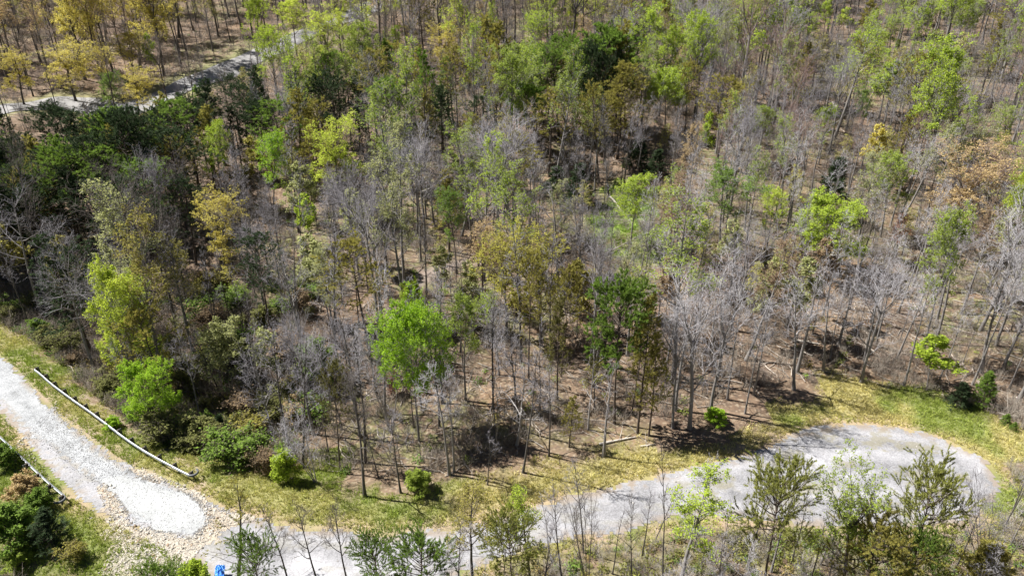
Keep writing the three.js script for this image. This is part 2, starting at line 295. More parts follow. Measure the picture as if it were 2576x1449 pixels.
const randomDir = (r) => { const z = r() * 2 - 1, a = r() * Math.PI * 2, q = Math.sqrt(1 - z * z); return V(q * Math.cos(a), z, q * Math.sin(a)); };
function turned(dir, tilt, around) {                                         // dir tilted away from itself
  const a = V(Math.abs(dir.y) > 0.9 ? 1 : 0, Math.abs(dir.y) > 0.9 ? 0 : 1, 0).cross(dir).normalize(), b = V().crossVectors(dir, a);
  return dir.clone().multiplyScalar(Math.cos(tilt)).addScaledVector(a, Math.sin(tilt) * Math.cos(around)).addScaledVector(b, Math.sin(tilt) * Math.sin(around)).normalize();
}
// a broadleaf tree: o.h height, o.bole clear share of the trunk, o.reach limb length, o.tilt limb angle, o.limbs, o.sub, o.twigs, o.forks, o.thick, o.shape(t)
function growBroadleaf(seed, o) {
  const r = rand(seed), wood = new Geo(), twig = new Geo(), tips = [];
  const grow = (p, dir, len, rad, level, sides) => {
    rad = Math.max(rad, [0, 0.03, 0.02, 0.013][level]); const n = [0, 5, 3, 2][level] ?? 2, pts = [p.clone()], radii = [rad], q = p.clone(), d = dir.clone();
    for (let k = 1; k <= n; k++) { d.addScaledVector(randomDir(r), [0, 0.16, 0.22, 0.3][level]); d.y += o.up * [0, 0.12, 0.14, 0.12][level]; d.normalize(); q.addScaledVector(d, len / n); pts.push(q.clone()); radii.push(rad * (1 - 0.78 * k / n)); }
    (level < 2 ? wood : twig).tube(pts, radii, sides);
    const at = (t) => { const k = Math.min(n - 1, Math.floor(t * n)); return [pts[k].clone().lerp(pts[k + 1], t * n - k), pts[k + 1].clone().sub(pts[k]).normalize()]; };
    if (level === 3) { for (let k = 0; k < 3; k++) { const [c, e] = at(0.3 + 0.3 * k + r() * 0.1), f = turned(e, 0.5 + r() * 0.5, r() * 6.28), l = len * (0.35 + r() * 0.35); twig.tube([c, c.clone().addScaledVector(f, l)], [rad * 0.75, 0.005], 3); tips.push([c.clone().addScaledVector(f, l * 0.8), f]); } tips.push([q, d]); return; }
    const count = Math.round((level === 1 ? o.sub : o.twigs) * (0.75 + r() * 0.5) * Math.min(1.2, 0.5 + len / (level === 1 ? o.reach : o.reach * 0.4) * 0.5)); let turn = r() * 6;
    for (let k = 0; k < count; k++) { const t = Math.min(0.999, 0.22 + 0.78 * (k + r()) / count), [c, e] = at(t); turn += 2.4 + r() * 0.6; grow(c, turned(e, 0.5 + r() * 0.45, turn), len * lerp(0.62, 0.32, t) * (0.75 + r() * 0.5), rad * lerp(0.5, 0.3, t), level + 1, 3); }
  };
  const stems = o.stems ?? 1;
  for (let s = 0; s < stems; s++) {
    const top = o.h * (o.forks ? 0.62 : 0.94) * (stems > 1 ? 0.8 + r() * 0.2 : 1), n = 9, pts = [], radii = [], p = V(s ? (r() - 0.5) * 0.4 : 0, -0.25, s ? (r() - 0.5) * 0.4 : 0), lean = stems > 1 ? 0.28 : 0.035, d = V((r() - 0.5) * lean * 2, 1, (r() - 0.5) * lean * 2).normalize();
    const rad = o.h * 0.0105 * (o.thick ?? 1) / Math.sqrt(stems);
    for (let k = 0; k <= n; k++) { pts.push(p.clone()); const t = k / n; radii.push(Math.max(0.012, rad * (k === 0 ? 1.45 : 1) * (1 - (o.forks ? 0.45 : 0.9) * t))); d.addScaledVector(randomDir(r), 0.045); d.y += 0.05; d.normalize(); p.addScaledVector(d, top / n); }
    wood.tube(pts, radii, 7);
    const at = (t) => { const k = Math.min(n - 1, Math.floor(t * n)); return [pts[k].clone().lerp(pts[k + 1], t * n - k), lerp(radii[k], radii[k + 1], t * n - k)]; };
    let turn = r() * 6; const count = Math.round(o.limbs / stems);
    for (let k = 0; k < count; k++) {
      const t = o.bole + (0.98 - o.bole) * (k + r() * 0.8) / count, [c, cr] = at(Math.min(0.995, t)); turn += 2.4 + r() * 0.7;
      const e = (t - o.bole) / (1 - o.bole), len = o.reach * (o.shape ? o.shape(e) : 1 - 0.55 * e) * (0.7 + r() * 0.55);
      grow(c, turned(V(0, 1, 0), o.tilt * lerp(1.15, 0.6, e) * (0.85 + r() * 0.3), turn), len, Math.min(cr * 0.75, 0.016 * len + 0.014), 1, 5);
    }
    if (o.forks) { const f0 = pts[n]; turn = r() * 6; for (let k = 0; k < o.forks; k++) { turn += 6.28 / o.forks + r() * 0.5; grow(f0, turned(V(0, 1, 0), 0.28 + r() * 0.3, turn), o.h * 0.40 * (0.8 + r() * 0.3), radii[n] * 0.8, 1, 6); grow(f0.clone().lerp(pts[n - 1], r()), turned(V(0, 1, 0), 0.5 + r() * 0.4, turn + 0.5), o.h * 0.3 * (0.8 + r() * 0.3), radii[n] * 0.6, 1, 5); } }
    if (o.snags) for (let k = 0; k < o.snags; k++) { const [c, cr] = at(0.25 + r() * o.bole * 0.9), f = turned(V(0, 1, 0), 1.2 + r() * 0.4, r() * 6), l = 0.5 + r() * 1.2; wood.tube([c, c.clone().addScaledVector(f, l)], [cr * 0.25, 0.006], 4); }
  }
  return { wood, twig, tips, r };
}
function leafOut(t, per, size, keep = 1, spread = 0.3) {
  const g = new Geo(), r = t.r;
  for (const [p, d] of t.tips) {
    if (r() > keep) continue;
    for (let k = 0; k < per; k++) {
      const c = p.clone().addScaledVector(randomDir(r), r() * spread).addScaledVector(d, -r() * spread * 0.8), n = randomDir(r); n.y = Math.abs(n.y) + 0.35; n.normalize();
      const w = turned(n, Math.PI / 2, r() * 6.28), s = size * (0.6 + r() * 0.8); g.leaf(c, n, w, s, s * 0.75, 0.62 + r() * 0.62);
    }
  }
  return g;
}
function growPine(seed, o) {
  const r = rand(seed), wood = new Geo(), leaf = new Geo(), n = 10, pts = [], radii = [], p = V(0, -0.25, 0), d = V((r() - 0.5) * 0.06, 1, (r() - 0.5) * 0.06).normalize(), rad = o.h * 0.0115;
  for (let k = 0; k <= n; k++) { pts.push(p.clone()); radii.push(rad * (k ? 1 : 1.35) * (1 - 0.93 * k / n) + 0.01); d.addScaledVector(randomDir(r), o.crook ?? 0.04); d.y += 0.06; d.normalize(); p.addScaledVector(d, o.h * 0.985 / n); }
  wood.tube(pts, radii, 7);
  const at = (t) => { const k = Math.min(n - 1, Math.floor(t * n)); return pts[k].clone().lerp(pts[k + 1], t * n - k); };
  const tuft = (c, dir, s) => { const shade = 0.55 + r() * 0.75; for (let k = 0; k < o.needles; k++) { const f = dir.clone().addScaledVector(randomDir(r), 1.0); f.y += 0.25; leaf.needle(c.clone().addScaledVector(randomDir(r), 0.05), f.normalize(), s * (0.7 + r() * 0.6), s * 0.23, r, shade * (0.85 + r() * 0.3)); } };
  let turn = 0;
  for (let k = 0; k < o.limbs; k++) {
    const e = (k + r()) / o.limbs, t = lerp(o.bole, 0.995, Math.pow(e, 0.85)), c = at(t), len = Math.max(0.35, o.reach * o.shape(e) * (0.6 + r() * 0.65)); turn += 2.1 + r() * 1.2;
    let q = c.clone(), f = turned(V(0, 1, 0), lerp(1.6, 0.55, e) * (0.85 + r() * 0.3), turn); const m = 5, bp = [q.clone()], br = [0.012 + len * 0.011];
    for (let j = 1; j <= m; j++) { f.addScaledVector(randomDir(r), 0.16); f.y += 0.07; f.normalize(); q.addScaledVector(f, len / m); bp.push(q.clone()); br.push(br[0] * (1 - 0.85 * j / m)); }
    wood.tube(bp, br, 4);
    if (e < (o.dead ?? 0.12) && r() < 0.75) continue;
    const kids = Math.round(lerp(o.kids * 0.5, o.kids, len / o.reach) + r());
    for (let j = 0; j < kids; j++) {
      const b = 0.3 + 0.7 * (j + r()) / kids, jj = Math.min(m - 1, Math.floor(b * m * 0.999)), s = bp[jj].clone().lerp(bp[jj + 1], b * m - jj > 1 ? 1 : b * m - jj), g = turned(bp[jj + 1].clone().sub(bp[jj]).normalize(), 0.55 + r() * 0.5, r() * 6.28); g.y += 0.2; g.normalize();
      const l = len * lerp(0.45, 0.2, b) * (0.6 + r() * 0.8) + 0.15, end = s.clone().addScaledVector(g, l); wood.tube([s, end], [0.012, 0.004], 3);
      for (let w = 0; w < o.tufts; w++) tuft(s.clone().lerp(end, 0.35 + 0.65 * (w + r()) / o.tufts), g, o.size);
    }
    tuft(q, f, o.size);
  }
  return { wood, leaf };
}

const bark = (r, g, b) => { const m = new THREE.MeshStandardMaterial({ color: new THREE.Color().setRGB(r, g, b), roughness: 0.95 }); return m; };
const BARK = { grey: bark(0.21, 0.195, 0.185), dark: bark(0.085, 0.075, 0.068), silver: bark(0.30, 0.28, 0.27), brown: bark(0.13, 0.10, 0.08), pine: bark(0.095, 0.072, 0.058) };
const TWIG = { grey: bark(0.28, 0.265, 0.285), dark: bark(0.13, 0.112, 0.10), silver: bark(0.42, 0.405, 0.425), brown: bark(0.18, 0.145, 0.12), rosy: bark(0.27, 0.185, 0.16), tan: bark(0.30, 0.235, 0.15) };
const leafMat = (r, g, b, t = 0.5) => new THREE.MeshPhysicalMaterial({ color: new THREE.Color().setRGB(r, g, b), roughness: 1, transmission: t, thickness: 0, specularIntensity: 0.25, vertexColors: true, side: THREE.DoubleSide });
const LEAF = { lime: leafMat(0.43, 0.55, 0.055), bright: leafMat(0.36, 0.56, 0.03), yellow: leafMat(0.56, 0.66, 0.08), green: leafMat(0.20, 0.31, 0.045), olive: leafMat(0.36, 0.33, 0.075), gold: leafMat(0.68, 0.60, 0.14), tan: leafMat(0.60, 0.46, 0.24), rust: leafMat(0.40, 0.18, 0.10), sage: leafMat(0.42, 0.44, 0.18), fresh: leafMat(0.34, 0.43, 0.065), straw: leafMat(0.46, 0.44, 0.075), moss: leafMat(0.22, 0.23, 0.07), bud: leafMat(0.34, 0.25, 0.15) };
const needleMat = (r, g, b) => new THREE.MeshPhysicalMaterial({ color: new THREE.Color().setRGB(r, g, b), roughness: 0.9, transmission: 0.3, thickness: 0, specularIntensity: 0.3, vertexColors: true, side: THREE.DoubleSide });
const NEEDLE = { dark: needleMat(0.062, 0.10, 0.04), green: needleMat(0.098, 0.145, 0.045), olive: needleMat(0.135, 0.18, 0.05), amber: needleMat(0.215, 0.205, 0.06), spring: needleMat(0.34, 0.36, 0.09) };

// shapes: wood, twigs, leaves at full size; h and w are their height and crown width
const shapes = {};
function addShape(name, t, leaves) {
  const s = { wood: t.wood.build(), twig: t.twig?.p.length ? t.twig.build() : null, leaf: leaves ? leaves.build(true) : null };
  const box = new THREE.Box3(); for (const g of [s.wood, s.twig, s.leaf]) if (g) { g.computeBoundingBox(); box.union(g.boundingBox); }
  s.h = box.max.y; s.w = ((box.max.x - box.min.x) + (box.max.z - box.min.z)) / 2 * 0.9; shapes[name] = s;
}
const round = (e) => 0.55 + 0.75 * Math.sin(Math.PI * clamp(e * 0.8 + 0.12, 0, 1)) - e * 0.35;
const tallO = { h: 18, bole: 0.42, reach: 4.2, tilt: 0.85, up: 1, limbs: 15, sub: 6, twigs: 5, snags: 5 };
const forkO = { h: 17, bole: 0.4, reach: 4.4, tilt: 0.95, up: 1, limbs: 6, sub: 7, twigs: 5, forks: 3, snags: 4, thick: 1.15 };
const slimO = { h: 15, bole: 0.48, reach: 2.3, tilt: 0.7, up: 1, limbs: 12, sub: 5, twigs: 5, snags: 3, thick: 0.75 };
[0, 1, 2].forEach((k) => addShape('tall' + k, growBroadleaf(100 + k, tallO)));
[0, 1, 2].forEach((k) => addShape('fork' + k, growBroadleaf(110 + k, forkO)));
addShape('tall3', growBroadleaf(103, { ...tallO, bole: 0.58, reach: 3.4, limbs: 12, snags: 8, tilt: 1.0 })); addShape('tall4', growBroadleaf(104, { ...tallO, bole: 0.3, reach: 4.6, limbs: 18, sub: 5, tilt: 0.65, thick: 0.85 })); addShape('tall5', growBroadleaf(105, { ...tallO, bole: 0.5, reach: 5.4, limbs: 10, sub: 7, tilt: 1.15, up: 0.6 }));
addShape('fork3', growBroadleaf(113, { ...forkO, forks: 2, limbs: 4, bole: 0.5 })); addShape('fork4', growBroadleaf(114, { ...forkO, forks: 4, limbs: 9, tilt: 1.2, bole: 0.3, reach: 5, thick: 1.3 })); addShape('broken0', growBroadleaf(115, { ...tallO, h: 13, limbs: 7, reach: 2.6, sub: 3, snags: 9, thick: 1.3 }));
[0, 1, 2].forEach((k) => addShape('slim' + k, growBroadleaf(120 + k, slimO)));
addShape('clump0', growBroadleaf(130, { h: 11, bole: 0.3, reach: 3, tilt: 0.7, up: 1, limbs: 22, sub: 5, twigs: 5, stems: 4 }));
addShape('pole0', growBroadleaf(140, { h: 11, bole: 0.5, reach: 1.2, tilt: 0.7, up: 1, limbs: 9, sub: 3, twigs: 3, thick: 0.6 }));
addShape('pole1', growBroadleaf(141, { h: 12, bole: 0.4, reach: 1.6, tilt: 0.8, up: 1, limbs: 11, sub: 3, twigs: 4, thick: 0.55 }));
[0, 1].forEach((k) => { const t = growBroadleaf(150 + k, { ...tallO, limbs: 16, shape: round }); addShape('leafyTall' + k, t, leafOut(t, 7, 0.165, 0.85)); });
[0, 1].forEach((k) => { const t = growBroadleaf(160 + k, { ...forkO, limbs: 8 }); addShape('leafyFork' + k, t, leafOut(t, 7, 0.16, 0.85)); });
[0, 1, 2].forEach((k) => { const t = growBroadleaf(170 + k, { ...tallO, reach: 3.6, limbs: 15 }); addShape('sparse' + k, t, leafOut(t, 5, 0.14, 0.6)); });
{ const t = growBroadleaf(180, { h: 14, bole: 0.42, reach: 5.6, tilt: 1.05, up: 0.8, limbs: 24, sub: 9, twigs: 6, shape: (e) => Math.sqrt(Math.max(0.05, 1 - e * e * 0.9)), thick: 1.1 }); addShape('dome', t, leafOut(t, 8, 0.165)); }
{ const t = growBroadleaf(181, { h: 13, bole: 0.22, reach: 3.6, tilt: 1.0, up: 0.9, limbs: 22, sub: 8, twigs: 6, shape: round }); addShape('full', t, leafOut(t, 9, 0.18, 0.8, 0.4)); }
{ const t = growBroadleaf(186, { h: 13, bole: 0.2, reach: 4.2, tilt: 1.05, up: 0.9, limbs: 15, sub: 8, twigs: 6, shape: round }); addShape('airy', t, leafOut(t, 10, 0.16, 0.8, 0.34)); }
{ const t = growBroadleaf(182, { h: 8, bole: 0.12, reach: 3.4, tilt: 0.75, up: 1, limbs: 20, sub: 6, twigs: 5, stems: 3 }); addShape('vase', t, leafOut(t, 4, 0.17)); }
{ const t = growBroadleaf(183, { h: 9, bole: 0.4, reach: 2.2, tilt: 0.9, up: 0.8, limbs: 10, sub: 5, twigs: 5, thick: 0.6 }); addShape('leafyPole', t, leafOut(t, 4, 0.2)); }
{ const t = growBroadleaf(184, { h: 3, bole: 0.06, reach: 1.5, tilt: 0.9, up: 0.9, limbs: 22, sub: 5, twigs: 4, stems: 5, thick: 0.7 }); addShape('bush0', t, leafOut(t, 6, 0.12, 0.9, 0.2)); }
{ const t = growBroadleaf(185, { h: 3, bole: 0.08, reach: 1.3, tilt: 0.8, up: 1, limbs: 24, sub: 5, twigs: 4, stems: 6, thick: 0.7 }); addShape('bush1', t, leafOut(t, 3, 0.11, 0.6)); }
addShape('dead0', growBroadleaf(190, { h: 12, bole: 0.35, reach: 2.6, tilt: 1.15, up: 0.3, limbs: 9, sub: 3, twigs: 2, snags: 6 }));
const pineShape = (e) => 0.35 + 1.0 * Math.sin(Math.PI * clamp(0.12 + e * 0.86, 0, 1));
[0, 1, 2].forEach((k) => { const t = growPine(200 + k, { h: 15, bole: 0.38, reach: 2.7, limbs: 44, kids: 7, tufts: 3, needles: 9, size: 0.27, shape: pineShape }); addShape('pine' + k, t, t.leaf); });
[0, 1].forEach((k) => { const t = growPine(210 + k, { h: 14, bole: 0.24, reach: 2.6, limbs: 56, kids: 7, tufts: 3, needles: 9, size: 0.26, dead: 0.06, shape: (e) => 1.15 - 0.85 * e }); addShape('fullPine' + k, t, t.leaf); });
{ const t = growPine(220, { h: 15, bole: 0.5, reach: 3.2, limbs: 40, kids: 11, tufts: 5, needles: 13, size: 0.3, dead: 0.08, shape: (e) => 0.4 + 0.95 * Math.sin(Math.PI * clamp(0.1 + e * 0.8, 0, 1)) }); addShape('crownPine', t, t.leaf); }
[0, 1].forEach((k) => { const t = growPine(240 + k, { h: 12, bole: 0.4, reach: 3.0, limbs: 54, kids: 10, tufts: 9, needles: 10, size: 0.165, dead: 0.12, crook: 0.06, shape: (e) => 0.45 + 0.85 * Math.sin(Math.PI * clamp(0.12 + e * 0.8, 0, 1)) }); addShape('bushyPine' + k, t, t.leaf); });
{ const t = growPine(221, { h: 13, bole: 0.25, reach: 2.8, limbs: 30, kids: 5, tufts: 2, needles: 7, size: 0.22, dead: 0.35, shape: (e) => 1 - 0.7 * e, crook: 0.08 }); addShape('thinPine', t, t.leaf); }
[0, 1].forEach((k) => { const t = growPine(230 + k, { h: 5, bole: 0.05, reach: 1.25, limbs: 70, kids: 6, tufts: 3, needles: 8, size: 0.2, dead: 0, shape: (e) => 1.1 - 0.95 * e }); addShape('cedar' + k, t, t.leaf); });

const protos = new Map();
function proto(shape, barkName, twigName, leaf) {
  const key = [shape, barkName, twigName, leaf].join();
  if (!protos.has(key)) {
    const s = shapes[shape], g = new THREE.Group(); mesh('trunk', s.wood, BARK[barkName], g);
    if (s.twig) mesh('branches', s.twig, TWIG[twigName], g);
    if (s.leaf) mesh('crown', s.leaf, LEAF[leaf] ?? NEEDLE[leaf], g);
    protos.set(key, g);
  }
  return protos.get(key);
}
function plant(name, shape, looks, p, height, width, turn, lean, label, category, group) {
  const o = proto(shape, ...looks).clone(), s = shapes[shape]; o.name = numbered(name);
  o.position.copy(p); o.scale.set(width / s.w, height / s.h, width / s.w); o.rotation.set(0, turn, 0); if (lean) o.rotateOnWorldAxis(V(0, 0, 1), -lean[0]).rotateOnWorldAxis(V(1, 0, 0), lean[1]);
  tag(o, label, category, group); scene.add(o); return o;
}
// ---------------------------------------------------------------- trees one can point out
// [shape, bark, twigs, leaves, foot u, foot v, top v, crown width, top u or 0, name, label]
const taken = [];
const named = [
  ['dome', 'grey', 'grey', 'bright', 1054, 1112, 738, 195, 1020, 'leafing_tree', 'round-headed bright green tree, the greenest dome near the middle of the woods'],
  ['leafyTall1', 'grey', 'grey', 'fresh', 1172, 1010, 712, 120, 1165, 'leafing_tree', 'yellow-green upright tree just right of the round-headed bright green dome'],
  ['airy', 'grey', 'grey', 'yellow', 345, 1000, 642, 145, 275, 'leafing_tree', 'tall two-lobed yellow-lime tree leaning beside the dark pines above the long guardrail'],
  ['airy', 'brown', 'brown', 'bright', 400, 1088, 903, 140, 0, 'leafing_tree', 'small dense bright green tree just above the middle of the long guardrail'],
  ['vase', 'dark', 'grey', 'sage', 590, 960, 788, 128, 0, 'leafing_tree', 'vase-shaped pale sage tree standing alone on dark brushy ground'],
  ['crownPine', 'pine', 'dark', 'green', 1546, 1068, 680, 165, 1562, 'pine_tree', 'tall pine with a broad deep green head on a bare dark trunk'],
  ['fullPine0', 'pine', 'dark', 'olive', 1604, 1092, 740, 112, 0, 'pine_tree', 'olive pine close to the right of the broad-headed pine'],
  ['pine1', 'pine', 'dark', 'olive', 1590, 1040, 770, 80, 1630, 'pine_tree', 'thin olive pine behind the broad-headed pine, standing free of its crown'],
  ['leafyFork0', 'grey', 'tan', 'straw', 1275, 850, 545, 165, 1260, 'leafing_tree', 'wide olive-gold tree top left of the dark upright pines at the centre'],
  ['leafyFork1', 'grey', 'tan', 'straw', 1360, 860, 560, 150, 1345, 'leafing_tree', 'wide olive-gold tree directly behind the dark upright pine at the centre'],
  ['sparse0', 'brown', 'rosy', 'tan', 1215, 780, 530, 82, 0, 'leafing_tree', 'orange-budded tree at the back edge of the wide olive-gold crowns'],
  ['pine0', 'pine', 'dark', 'olive', 1330, 960, 608, 100, 0, 'pine_tree', 'dark olive upright pine at the centre in front of the olive-gold crowns'],
  ['pine2', 'pine', 'dark', 'olive', 1412, 950, 655, 88, 0, 'pine_tree', 'olive pine between the dark centre pine and the broad-headed pine'],
  ['fullPine1', 'pine', 'dark', 'amber', 1402, 1010, 740, 80, 0, 'pine_tree', 'brownish olive pine with a thin crown, in front of the others at the centre'],
  ['leafyTall0', 'grey', 'grey', 'lime', 1586, 640, 436, 100, 0, 'leafing_tree', 'bright lime tree over the small green clearing with a fallen white log'],
  ['airy', 'grey', 'grey', 'lime', 2078, 690, 478, 172, 2085, 'leafing_tree', 'big billowing lime tree, the brightest in the bare woods behind the turning area'],
  ['sparse1', 'brown', 'rosy', 'rust', 2250, 660, 535, 72, 0, 'leafing_tree', 'small rust-red budding tree right of the big billowing lime tree'],
  ['leafyTall1', 'grey', 'grey', 'fresh', 2322, 900, 498, 125, 2390, 'leafing_tree', 'tall leaning green tree beyond the right end of the turning area'],
  ['leafyFork1', 'grey', 'rosy', 'tan', 2385, 640, 343, 170, 0, 'leafing_tree', 'broad pale orange tree top above the bare grey woods at the right'],
  ['leafyPole', 'grey', 'tan', 'gold', 2188, 470, 308, 66, 0, 'leafing_tree', 'small golden tree alone among bare grey trees on the far right slope'],
  ['leafyTall0', 'grey', 'grey', 'fresh', 2215, 600, 372, 100, 2250, 'leafing_tree', 'yellow-green tree left of the broad pale orange tree top'],
  ['full', 'grey', 'grey', 'yellow', 2535, 620, 380, 100, 0, 'leafing_tree', 'yellow-lime tree at the right frame edge beyond the broad pale orange tree'],
  ['leafyTall0', 'dark', 'grey', 'lime', 1745, 322, 20, 86, 1772, 'leafing_tree', 'tall narrow lime tree standing high on the far slope with a long dark trunk'],
  ['leafyFork0', 'grey', 'grey', 'lime', 1342, 200, 5, 104, 0, 'leafing_tree', 'lime tree at the top edge near the middle, round topped'],
  ['leafyTall1', 'grey', 'grey', 'fresh', 1285, 405, 108, 128, 1290, 'leafing_tree', 'large fresh green tree left of the group of tall dark pines'],
  ['dome', 'grey', 'silver', 'lime', 1672, 345, 155, 125, 0, 'leafing_tree', 'low wide lime-green tree right of the group of tall dark pines'],
  ['leafyTall0', 'grey', 'grey', 'lime', 560, 535, 298, 66, 540, 'leafing_tree', 'narrow lime tree in front of the round dark pine in the left stand'],
  ['leafyTall1', 'dark', 'grey', 'bright', 688, 560, 318, 96, 672, 'leafing_tree', 'mid green tree right of the narrow lime tree in the left stand'],
  ['leafyFork1', 'grey', 'tan', 'yellow', 858, 545, 272, 138, 835, 'leafing_tree', 'broad gold-green tree top right of the left pine stand'],
  ['crownPine', 'pine', 'dark', 'dark', 655, 440, 242, 118, 640, 'pine_tree', 'round-topped very dark pine at the upper edge of the left pine stand'],
  ['crownPine', 'pine', 'dark', 'dark', 150, 440, 255, 130, 130, 'pine_tree', 'broad dark pine right below the left end of the far grey road'],
  ['bushyPine0', 'pine', 'dark', 'olive', 95, 620, 405, 120, 60, 'pine_tree', 'olive pine at the left frame edge in the middle of the dark stand'],
  ['bushyPine1', 'pine', 'dark', 'olive', 440, 560, 345, 130, 420, 'pine_tree', 'wide olive pine in the middle of the left pine stand'],
  ['crownPine', 'pine', 'dark', 'dark', 255, 640, 440, 120, 215, 'pine_tree', 'wide blackish pine at the heart of the dark stand above the two-lobed tree'],
  ['fullPine0', 'pine', 'dark', 'dark', 1118, 410, 222, 78, 0, 'pine_tree', 'narrow blackish-green pine left of the large fresh green tree'],
  ['fullPine1', 'pine', 'dark', 'dark', 905, 370, 188, 76, 0, 'pine_tree', 'narrow very dark pine behind the broad gold-green tree'],
  ['fullPine0', 'pine', 'dark', 'dark', 918, 410, 265, 62, 0, 'pine_tree', 'blackish pine right behind the broad gold-green tree top, lower than its neighbour'],
  ['bushyPine0', 'pine', 'dark', 'green', 1450, 345, 116, 84, 0, 'pine_tree', 'leftmost pine of the tall dark pine group on the far slope'],
  ['crownPine', 'pine', 'dark', 'dark', 1478, 360, 96, 84, 0, 'pine_tree', 'tallest pine of the dark pine group on the far slope'],
  ['bushyPine1', 'pine', 'dark', 'dark', 1510, 368, 110, 88, 0, 'pine_tree', 'middle pine of the tall dark pine group on the far slope'],
  ['bushyPine0', 'pine', 'dark', 'dark', 1540, 352, 124, 78, 0, 'pine_tree', 'rightmost pine of the tall dark pine group on the far slope'],
  ['bushyPine1', 'pine', 'dark', 'dark', 1490, 385, 190, 90, 0, 'pine_tree', 'front pine of the tall dark pine group on the far slope'],
  ['leafyFork0', 'dark', 'tan', 'gold', 565, 700, 452, 136, 548, 'leafing_tree', 'gold-leafed tree in front of the left pine stand'],
  ['leafyTall0', 'dark', 'brown', 'lime', 702, 290, 60, 82, 676, 'leafing_tree', 'tall lime tree where the far grey road disappears'],
  ['leafyTall1', 'dark', 'brown', 'lime', 650, 190, -30, 66, 632, 'leafing_tree', 'lime tree at the top edge beyond the end of the far grey road'],
  ['leafyFork0', 'dark', 'brown', 'gold', 60, 265, 112, 105, 30, 'leafing_tree', 'yellow-gold tree at the left frame edge above the far grey road'],
  ['leafyFork1', 'dark', 'brown', 'gold', 190, 255, 92, 125, 160, 'leafing_tree', 'orange-gold tree above the far grey road, second from the left frame edge'],
  ['leafyFork0', 'dark', 'brown', 'gold', 262, 240, 98, 100, 240, 'leafing_tree', 'orange-gold tree behind the far grey road, wider than tall'],
  ['leafyFork1', 'dark', 'brown', 'gold', 350, 290, 158, 96, 345, 'leafing_tree', 'golden tree leaning over the far grey road with a dark forked trunk'],
  ['leafyTall0', 'dark', 'brown', 'gold', 340, 220, 74, 70, 318, 'leafing_tree', 'narrow golden tree behind the far grey road, next to the small lime one'],
  ['leafyPole', 'dark', 'brown', 'lime', 380, 215, 78, 40, 360, 'leafing_tree', 'small lime tree among the golden ones above the far grey road'],
  ['leafyTall1', 'dark', 'brown', 'green', 280, 318, 172, 70, 262, 'leafing_tree', 'mid green tree on the near side of the far grey road'],
  ['leafyTall0', 'grey', 'tan', 'yellow', 748, 150, -8, 80, 730, 'leafing_tree', 'yellow tree at the top edge right of the tall lime tree'],
  ['leafyFork0', 'grey', 'tan', 'yellow', 830, 215, 5, 130, 815, 'leafing_tree', 'broad yellow tree at the top edge, wider than the others there'],
  ['leafyFork1', 'grey', 'tan', 'gold', 1120, 210, 48, 90, 0, 'leafing_tree', 'gold-yellow tree among bare brown trunks near the top centre'],
  ['leafyTall1', 'grey', 'grey', 'lime', 995, 190, 62, 55, 0, 'leafing_tree', 'small bright lime tree among bare trunks near the top centre'],
  ['leafyTall0', 'dark', 'grey', 'green', 1150, 690, 466, 70, 1130, 'leafing_tree', 'slim mid green tree beside the sandy stream bed'],
  ['leafyPole', 'grey', 'grey', 'lime', 786, 640, 482, 68, 772, 'leafing_tree', 'small lime tree in the bare woods left of the stream'],
  ['leafyPole', 'grey', 'grey', 'sage', 1110, 755, 612, 60, 0, 'leafing_tree', 'small sage-green tree in front of the sandy stream bed'],
  ['full', 'brown', 'brown', 'lime', 1040, 850, 704, 72, 0, 'leafing_tree', 'small yellow-lime tree just behind the round-headed bright green dome'],
  ['leafyPole', 'grey', 'grey', 'lime', 2332, 985, 842, 104, 2350, 'leafing_tree', 'small lime tree at the front of the bare woods behind the turning area'],
  ['leafyTall1', 'grey', 'grey', 'green', 1810, 630, 405, 136, 0, 'leafing_tree', 'wide mid green tree between the green clearing and the big billowing lime tree'],
  ['leafyTall0', 'grey', 'grey', 'yellow', 1925, 650, 468, 66, 0, 'leafing_tree', 'yellow-green tree close to the left of the big billowing lime tree'],
  ['cedar0', 'pine', 'dark', 'dark', 2078, 552, 392, 106, 0, 'cedar_tree', 'dark spreading evergreen behind the big billowing lime tree'],
  ['cedar0', 'pine', 'dark', 'green', 2466, 1022, 935, 70, 0, 'cedar_tree', 'dark green cedar bush beside the right end of the turning area'],
  ['cedar1', 'pine', 'dark', 'dark', 2408, 1025, 962, 66, 0, 'cedar_tree', 'blackish low cedar bush left of the dark green one by the turning area'],
  ['fullPine0', 'pine', 'dark', 'olive', 1432, 1128, 998, 66, 0, 'pine_tree', 'young feathery olive pine at the front edge of the woods'],
  ['pine1', 'pine', 'dark', 'amber', 855, 1180, 900, 110, 840, 'pine_tree', 'olive-brown pine on the bank left of the gravel road bend'],
  ['thinPine', 'dark', 'dark', 'dark', 2335, 545, 380, 70, 0, 'pine_tree', 'thin dark pine left of the broad pale orange tree top'],
  ['leafyTall0', 'grey', 'grey', 'lime', 2020, 165, 20, 62, 2027, 'leafing_tree', 'lime tree high on the far right slope, left of the pair at the top edge'],
  ['leafyTall1', 'grey', 'grey', 'lime', 2068, 120, -8, 56, 2075, 'leafing_tree', 'lime tree cut by the top edge above the far right slope'],
  ['leafyPole', 'grey', 'grey', 'yellow', 2122, 105, 16, 46, 2127, 'leafing_tree', 'little yellow-lime tree near the top edge of the far right slope'],
  ['leafyTall0', 'grey', 'grey', 'lime', 2190, 205, 62, 60, 2203, 'leafing_tree', 'narrow lime tree on the far right slope above the small golden one'],
  ['leafyFork0', 'grey', 'grey', 'fresh', 2235, 165, 18, 76, 2250, 'leafing_tree', 'wide pale green tree near the top edge of the far right slope'],
